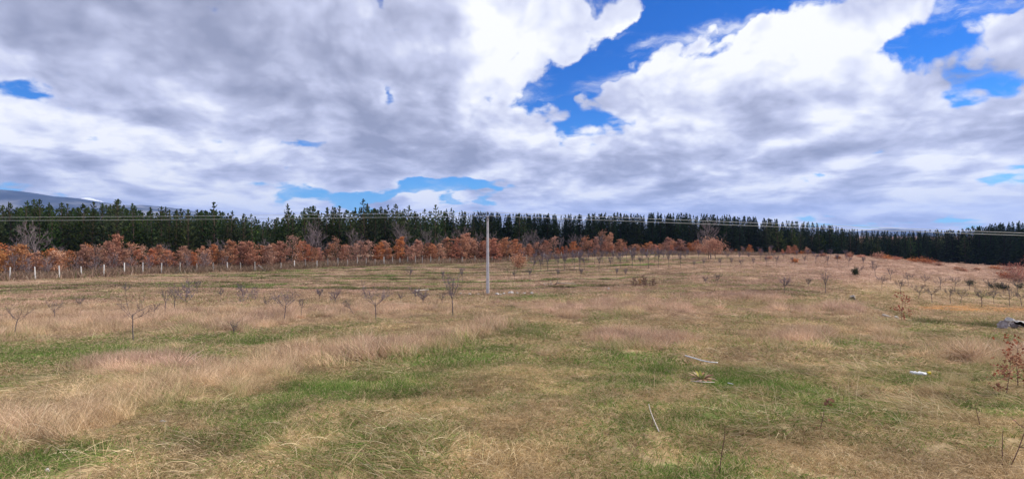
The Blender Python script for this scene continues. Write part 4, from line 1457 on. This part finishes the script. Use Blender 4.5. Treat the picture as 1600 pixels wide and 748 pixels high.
for k, (dx, dz) in enumerate(((-.30, .10), (.32, -.04), (-.04, .30), (.02, -.42))):
    mb = MB()
    mb.tube([(0, 0, ph - .10), (dx * .6, -.05, ph - .06 + dz * .4), (dx, -.08, ph + dz)], [.022, .02, .016], 6)
    hook = obj('insulator_hook', mb.mesh('insulator_hook', M['metal']), pole)
    mb = MB()
    mb.tube([(dx, -.08, ph + dz - .02), (dx, -.08, ph + dz + .03), (dx, -.08, ph + dz + .06), (dx, -.08, ph + dz + .10), (dx, -.08, ph + dz + .13)], [.03, .055, .04, .055, .02], 8)
    obj('insulator', mb.mesh('insulator', M['metal']), hook)
    INS.append((PX + dx, PY_ - .08, PG + ph + dz + .08))
m, N = new_mat('cable')
finish(N, (.46, .47, .42), .5, spec=.4)
M['cable'] = m


def span(a, b, sag, label, r=.014):
    a, b = np.array(a), np.array(b)
    t = np.linspace(0, 1, 60)[:, None]
    p = a + (b - a) * t
    p[:, 2] -= sag * 4 * (t * (1 - t))[:, 0]
    mb = MB(); mb.tube(p, np.full(60, r), 5, False)
    o = obj('power_line', mb.mesh('power_line', M['cable']))
    return tag(o, label, 'power line', 'power lines on the concrete pole')


wl = [(-112, 58), (-112, 58.4), (-112, 59), (-112, 59.5)]
zl = [EYE + 2.05, EYE + 1.80, EYE + 2.1, EYE + 1.76]
zr = [EYE + .22, EYE + .08, EYE + .30, EYE + .02]
nmz = ['upper front', 'lower front', 'topmost', 'lowest']
for k in (1, 2):
    span(INS[k], (wl[k][0], wl[k][1], zl[k]), .35, 'pale %s power line running from the pole towards the mountain' % nmz[k])
    span(INS[k], (112, 54 + k * .5, EYE - 2.1 + .12 * k), .12, 'pale %s power line running from the pole towards the dip' % nmz[k], .017)

# ------------------------------------------------------------------ stones, rubble and litter
def stone_material(name, a, b, sc=6.0):
    m, N = new_mat(name)
    tc = N.n('ShaderNodeTexCoord')
    n1 = N.noise(tc.outputs['Object'], sc, 8, .7).outputs['Fac']
    bp = N.n('ShaderNodeBump'); bp.inputs['Strength'].default_value = .6; bp.inputs['Distance'].default_value = .03
    N.link(n1, bp.inputs['Height'])
    finish(N, N.ramp(n1, [(.3, a), (.65, b)]), .9, bump=bp.outputs[0])
    return m


M['stone'] = stone_material('pale_limestone', (.30, .27, .24), (.62, .59, .55))
M['rubble'] = stone_material('grey_rubble', (.14, .115, .11), (.42, .37, .36), 9)
M['darkwood'] = stone_material('dark_wood', (.018, .016, .015), (.06, .05, .045), 12)
M['palewood'] = stone_material('weathered_wood', (.30, .25, .20), (.58, .52, .45), 14)
M['white'] = stone_material('white_plastic', (.50, .50, .50), (.72, .72, .71), 9)
m, N = new_mat('black_sheet'); finish(N, (.012, .012, .014), .8, spec=.1); M['sheet'] = m
m, N = new_mat('yellow_cap'); finish(N, (.62, .50, .05), .5); M['yellow'] = m


def rock_mesh(sx, sy, sz, mat, seed, cut=.25):
    import bmesh
    bm = bmesh.new()
    bmesh.ops.create_icosphere(bm, subdivisions=3, radius=1.0)
    r = np.random.default_rng(seed)
    planes = [(unit(r.normal(0, 1, 3)), r.uniform(.55, .85)) for _ in range(9)]
    for v in bm.verts:
        p = np.array(v.co)
        for n_, d_ in planes:
            e = p @ n_ - d_
            if e > 0: p = p - n_ * e * (1 - cut)
        p = p * (1 + .075 * r.normal())
        v.co = (p[0] * sx, p[1] * sy, p[2] * sz + sz * .35)
    me = bpy.data.meshes.new('rock'); bm.to_mesh(me); bm.free()
    me.materials.append(mat)
    return me


def rock(px, base, w, h, label, mat='stone', cat='stone', group=None, name='stone', seed=0, Y=None):
    x, y, g = spot(px, base) if Y is None else at(px, Y)
    sx = w / F * y / 2; sz = h / F * y / 1.25
    o = obj(name, rock_mesh(sx, sx * .8, sz, M[mat], seed + int(px)), None, (x, y, g))
    o.rotation_euler = (0, 0, rng.uniform(0, 6.28))
    return tag(o, label, cat, group)


for i, (dx, dy, s) in enumerate([(.9, -.8, .16), (1.5, -.5, .12), (2.1, -.9, .20), (2.7, -.6, .13), (3.3, -1.0, .17), (-.8, -.6, .10), (-1.6, -.9, .11), (-2.4, -.6, .08), (4.0, -.7, .12), (1.2, -1.4, .11)]):
    x, y = PX + dx, PY_ + dy
    o = obj('stone', rock_mesh(s * 1.3, s, s * .8, M['stone'], 40 + i), None, (x, y, float(ground(x, y)) + .04))
    tag(o, 'pale stone at the foot of the pole, %s in the scattered line of stones' % ORD[i], 'stone', 'pale stones around the foot of the pole')
rock(951, 453, 5, 4, 'single white stone in dry grass before the dark tangle', seed=3)
rock(1400, 500, 12, 5, 'flat pale stone on the bank below the red-leaved shrub', seed=4, Y=21.5)
rock(1422, 503, 8, 5, 'rounded pale stone under the low red leafy clump', seed=5, Y=20.8)
rock(1333, 470, 9, 6, 'pale stone set on a dark stump at the top of the bank', seed=9, name='stone').location.z += .16
rock(1332, 471, 16, 8, 'dark weathered stump at the top of the bank under a pale stone', 'darkwood', 'stump', name='stump', seed=8)
rock(253, 662, 10, 5, 'pale chip of stone between tall dry grass and green turf', seed=11)
rock(121, 699, 8, 4, 'small tan stone at the foot of the near tall grass', seed=12)
rock(72, 738, 7, 6, 'small whitish stone in bright green grass near the corner', seed=13)

# broken concrete with a black sheet beside it
x, y, g = at(1572, 18.5)
t = thing('rubble_block', (x, y, g), 'broken grey concrete block lying at the brow of the bank', 'rubble', None, 0.0, (.95, .95, 1.05))
o = obj('block', rock_mesh(.24, .22, .26, M['rubble'], 70, .05), t); o.location = (0, 0, .02)
o = obj('chunk', rock_mesh(.20, .2, .17, M['rubble'], 71, .05), t); o.location = (.34, .05, .06)
o = obj('chunk', rock_mesh(.13, .13, .09, M['stone'], 72, .05), t); o.location = (.02, -.16, .33)
mb = MB()
gx, gy = np.meshgrid(np.linspace(0, 1, 14), np.linspace(0, 1, 9))
zz = .30 * (1 - gx) ** 1.5 + (fbm(gx * 5, gy * 5, 5, 3) - .5) * .14 + .03
pts = np.stack([gx * .85 + .12, gy * .5 - .42, zz], -1).reshape(-1, 3)
fs = [(r * 14 + c, r * 14 + c + 1, (r + 1) * 14 + c + 1, (r + 1) * 14 + c) for r in range(8) for c in range(13)]
mb.add(pts, fs)
x2, y2, g2 = at(1578, 18.4)
o = obj('black_sheet', mb.mesh('black_sheet', M['sheet']), None, (x2, y2, g2)); tag(o, 'crumpled black plastic sheet draped beside the broken concrete block', 'plastic sheet')
x3, y3, g3 = at(1597, 19.4)
o = obj('stone_slab', rock_mesh(.36, .3, .13, M['stone'], 75, .05), None, (x3, y3, g3 + .17)); o.rotation_euler = (.1, .12, .3)
tag(o, 'pale flat stone slab behind the broken concrete block', 'stone slab')


def stick(ps, r0, r1, mat, label, cat, name, lift=.03, group=None, sides=7):
    """a lying stick through ground points given by (px, row)"""
    P = [spot(a, b) for a, b in ps]
    o0 = np.array(P[0])
    pts = np.array(P) - o0
    pts[:, 2] += lift
    T = np.linspace(0, len(pts) - 1, 4 * len(pts))
    fine = np.array([np.interp(T, range(len(pts)), pts[:, i]) for i in range(3)]).T
    k = np.array([.25, .5, .25])
    for i in range(3):
        fine[1:-1, i] = np.convolve(fine[:, i], k, 'valid')
    mb = MB(); mb.tube(fine, np.linspace(r0, r1, len(fine)), sides)
    o = obj(name, mb.mesh(name, M[mat], True), None, tuple(o0))
    return tag(o, label, cat, group)


stick([(1071, 565), (1084, 569), (1096, 573), (1109, 576), (1122, 577)], .012, .010, 'white', 'curved white strip lying in the green grass', 'strip', 'white_strip', .11)
stick([(1081, 606), (1098, 608), (1117, 608)], .007, .006, 'palewood', 'straight pale stick lying along the withered rosette', 'stick', 'stick', .09)
stick([(1014, 646), (1017, 660), (1023, 677), (1030, 694)], .004, .005, 'palewood', 'crooked pale stick lying in the straw', 'stick', 'stick', .10)
stick([(1138, 610), (1146, 613)], .006, .004, 'white', 'short white splinter in the green grass past the withered rosette', 'splinter', 'splinter', .10)
stick([(1379, 495), (1386, 497), (1392, 499)], .05, .045, 'palewood', 'short pale log end on the lip of the bank', 'log', 'log', .08)
stick([(648, 457), (658, 456), (669, 455)], .06, .05, 'palewood', 'pale fallen log in the orchard grass', 'log', 'log', .16)
stick([(870, 443), (884, 444), (900, 445)], .05, .03, 'palewood', 'long pale cut branch lying beside the brushwood pile', 'branch', 'branch', .12)

# brushwood pile
x, y, g = spot(860, 446)
t = thing('brushwood_pile', (x, y, g), 'small pile of cut brushwood with pale ends', 'brushwood')
for k in range(9):
    mb = MB()
    a = rng.uniform(0, 6.28); L = rng.uniform(.5, .95)
    p0 = np.array([rng.normal(0, .25), rng.normal(0, .2), .04]); d = unit(np.array([math.cos(a), math.sin(a), rng.uniform(.15, .8)]))
    q, _ = limb(p0, d, L, 3, .12)
    mb.tube(q, np.linspace(.035, .02, 4), 5)
    obj('branch', mb.mesh('branch', M['palewood' if k % 2 else 'oakbark']), t)

# crushed bottle
x, y, g = spot(1438, 591)
t = thing('plastic_bottle', (x, y, g + .05), 'crushed white plastic bottle with a yellow cap', 'bottle')
mb = MB()
tt = np.linspace(0, 1, 12)
prof = [.02, .042, .05, .052, .045, .05, .055, .052, .05, .042, .02, .016]
pts = np.stack([tt * .25 - .13, .01 * np.sin(tt * 9), .035 + .008 * np.sin(tt * 14)], 1)
mb.tube(pts, prof, 10)
me = mb.mesh('bottle_body', M['white'], True)
for v in me.vertices: v.co.z = v.co.z * .60 + .010 * math.sin(v.co.x * 90) * (v.co.z > .04)
obj('body', me, t)
mb = MB(); mb.tube([(.120, .0, .036), (.155, .0, .036)], [.021, .021], 10); obj('cap', mb.mesh('cap', M['yellow']), t)
t.rotation_euler = (0, 0, -.12)

# withered rosette: a ring of curled dead leaves, a fresh heart
x, y, g = spot(1097, 601)
t = thing('withered_rosette', (x, y, g + .07), 'withered thistle rosette with brown outer leaves and a yellow-green heart', 'plant')
M['deadleaf'] = leaf_material('dead_leaf', [(0, (.20, .09, .05)), (.5, (.36, .20, .12)), (1, (.50, .33, .2))])
M['heart'] = leaf_material('pale_green_leaf', [(0, (.20, .22, .05)), (1, (.46, .44, .12))])


def big_leaf(mb, a, r0, L, w, rise, curl):
    d = np.array([math.cos(a), math.sin(a), 0]); s = np.array([-d[1], d[0], 0])
    vs, fs = [], []
    for k in range(5):
        u = k / 4
        c = d * (r0 + L * u) + np.array([0, 0, rise * u - curl * u * u])
        ww = w * (math.sin(u * 2.6 + .45)) * .5
        vs += [c - s * ww + np.array([0, 0, .15 * ww]), c + s * ww + np.array([0, 0, .3 * ww])]
        if k: fs.append((2 * k - 2, 2 * k - 1, 2 * k + 1, 2 * k))
    mb.add(vs, fs, rng.uniform(), rng.uniform())


for k in range(16):
    mb = MB(); big_leaf(mb, k * .393 + rng.uniform(-.12, .12), .03, rng.uniform(.13, .19), .055, rng.uniform(.04, .12), rng.uniform(.02, .10))
    obj('outer_leaf', mb.mesh('outer_leaf', M['deadleaf']), t)
for k in range(9):
    mb = MB(); big_leaf(mb, k * .70 + rng.uniform(-.2, .2), .01, rng.uniform(.07, .11), .04, rng.uniform(.09, .14), .02)
    obj('heart_leaf', mb.mesh('heart_leaf', M['heart']), t)

# ------------------------------------------------------------------ the air between the meadow and the mountains
m = bpy.data.materials.new('air')
m.use_nodes = True
m.node_tree.nodes.clear()
N = NT(m.node_tree)
pv = N.n('ShaderNodeVolumePrincipled')
pv.inputs['Color'].default_value = (.36, .54, 1.0, 1)
pv.inputs['Density'].default_value = 0.00007
pv.inputs['Anisotropy'].default_value = 0.1
out = N.n('ShaderNodeOutputMaterial')
N.link(pv.outputs[0], out.inputs['Volume'])
mb = MB()
box(mb, (0, 6000, 300), (26000, 13000, 660))
me = mb.mesh('haze', m)
o = obj('haze', me)
tag(o, 'thin blue haze in front of the distant mountains', None, None, 'stuff')
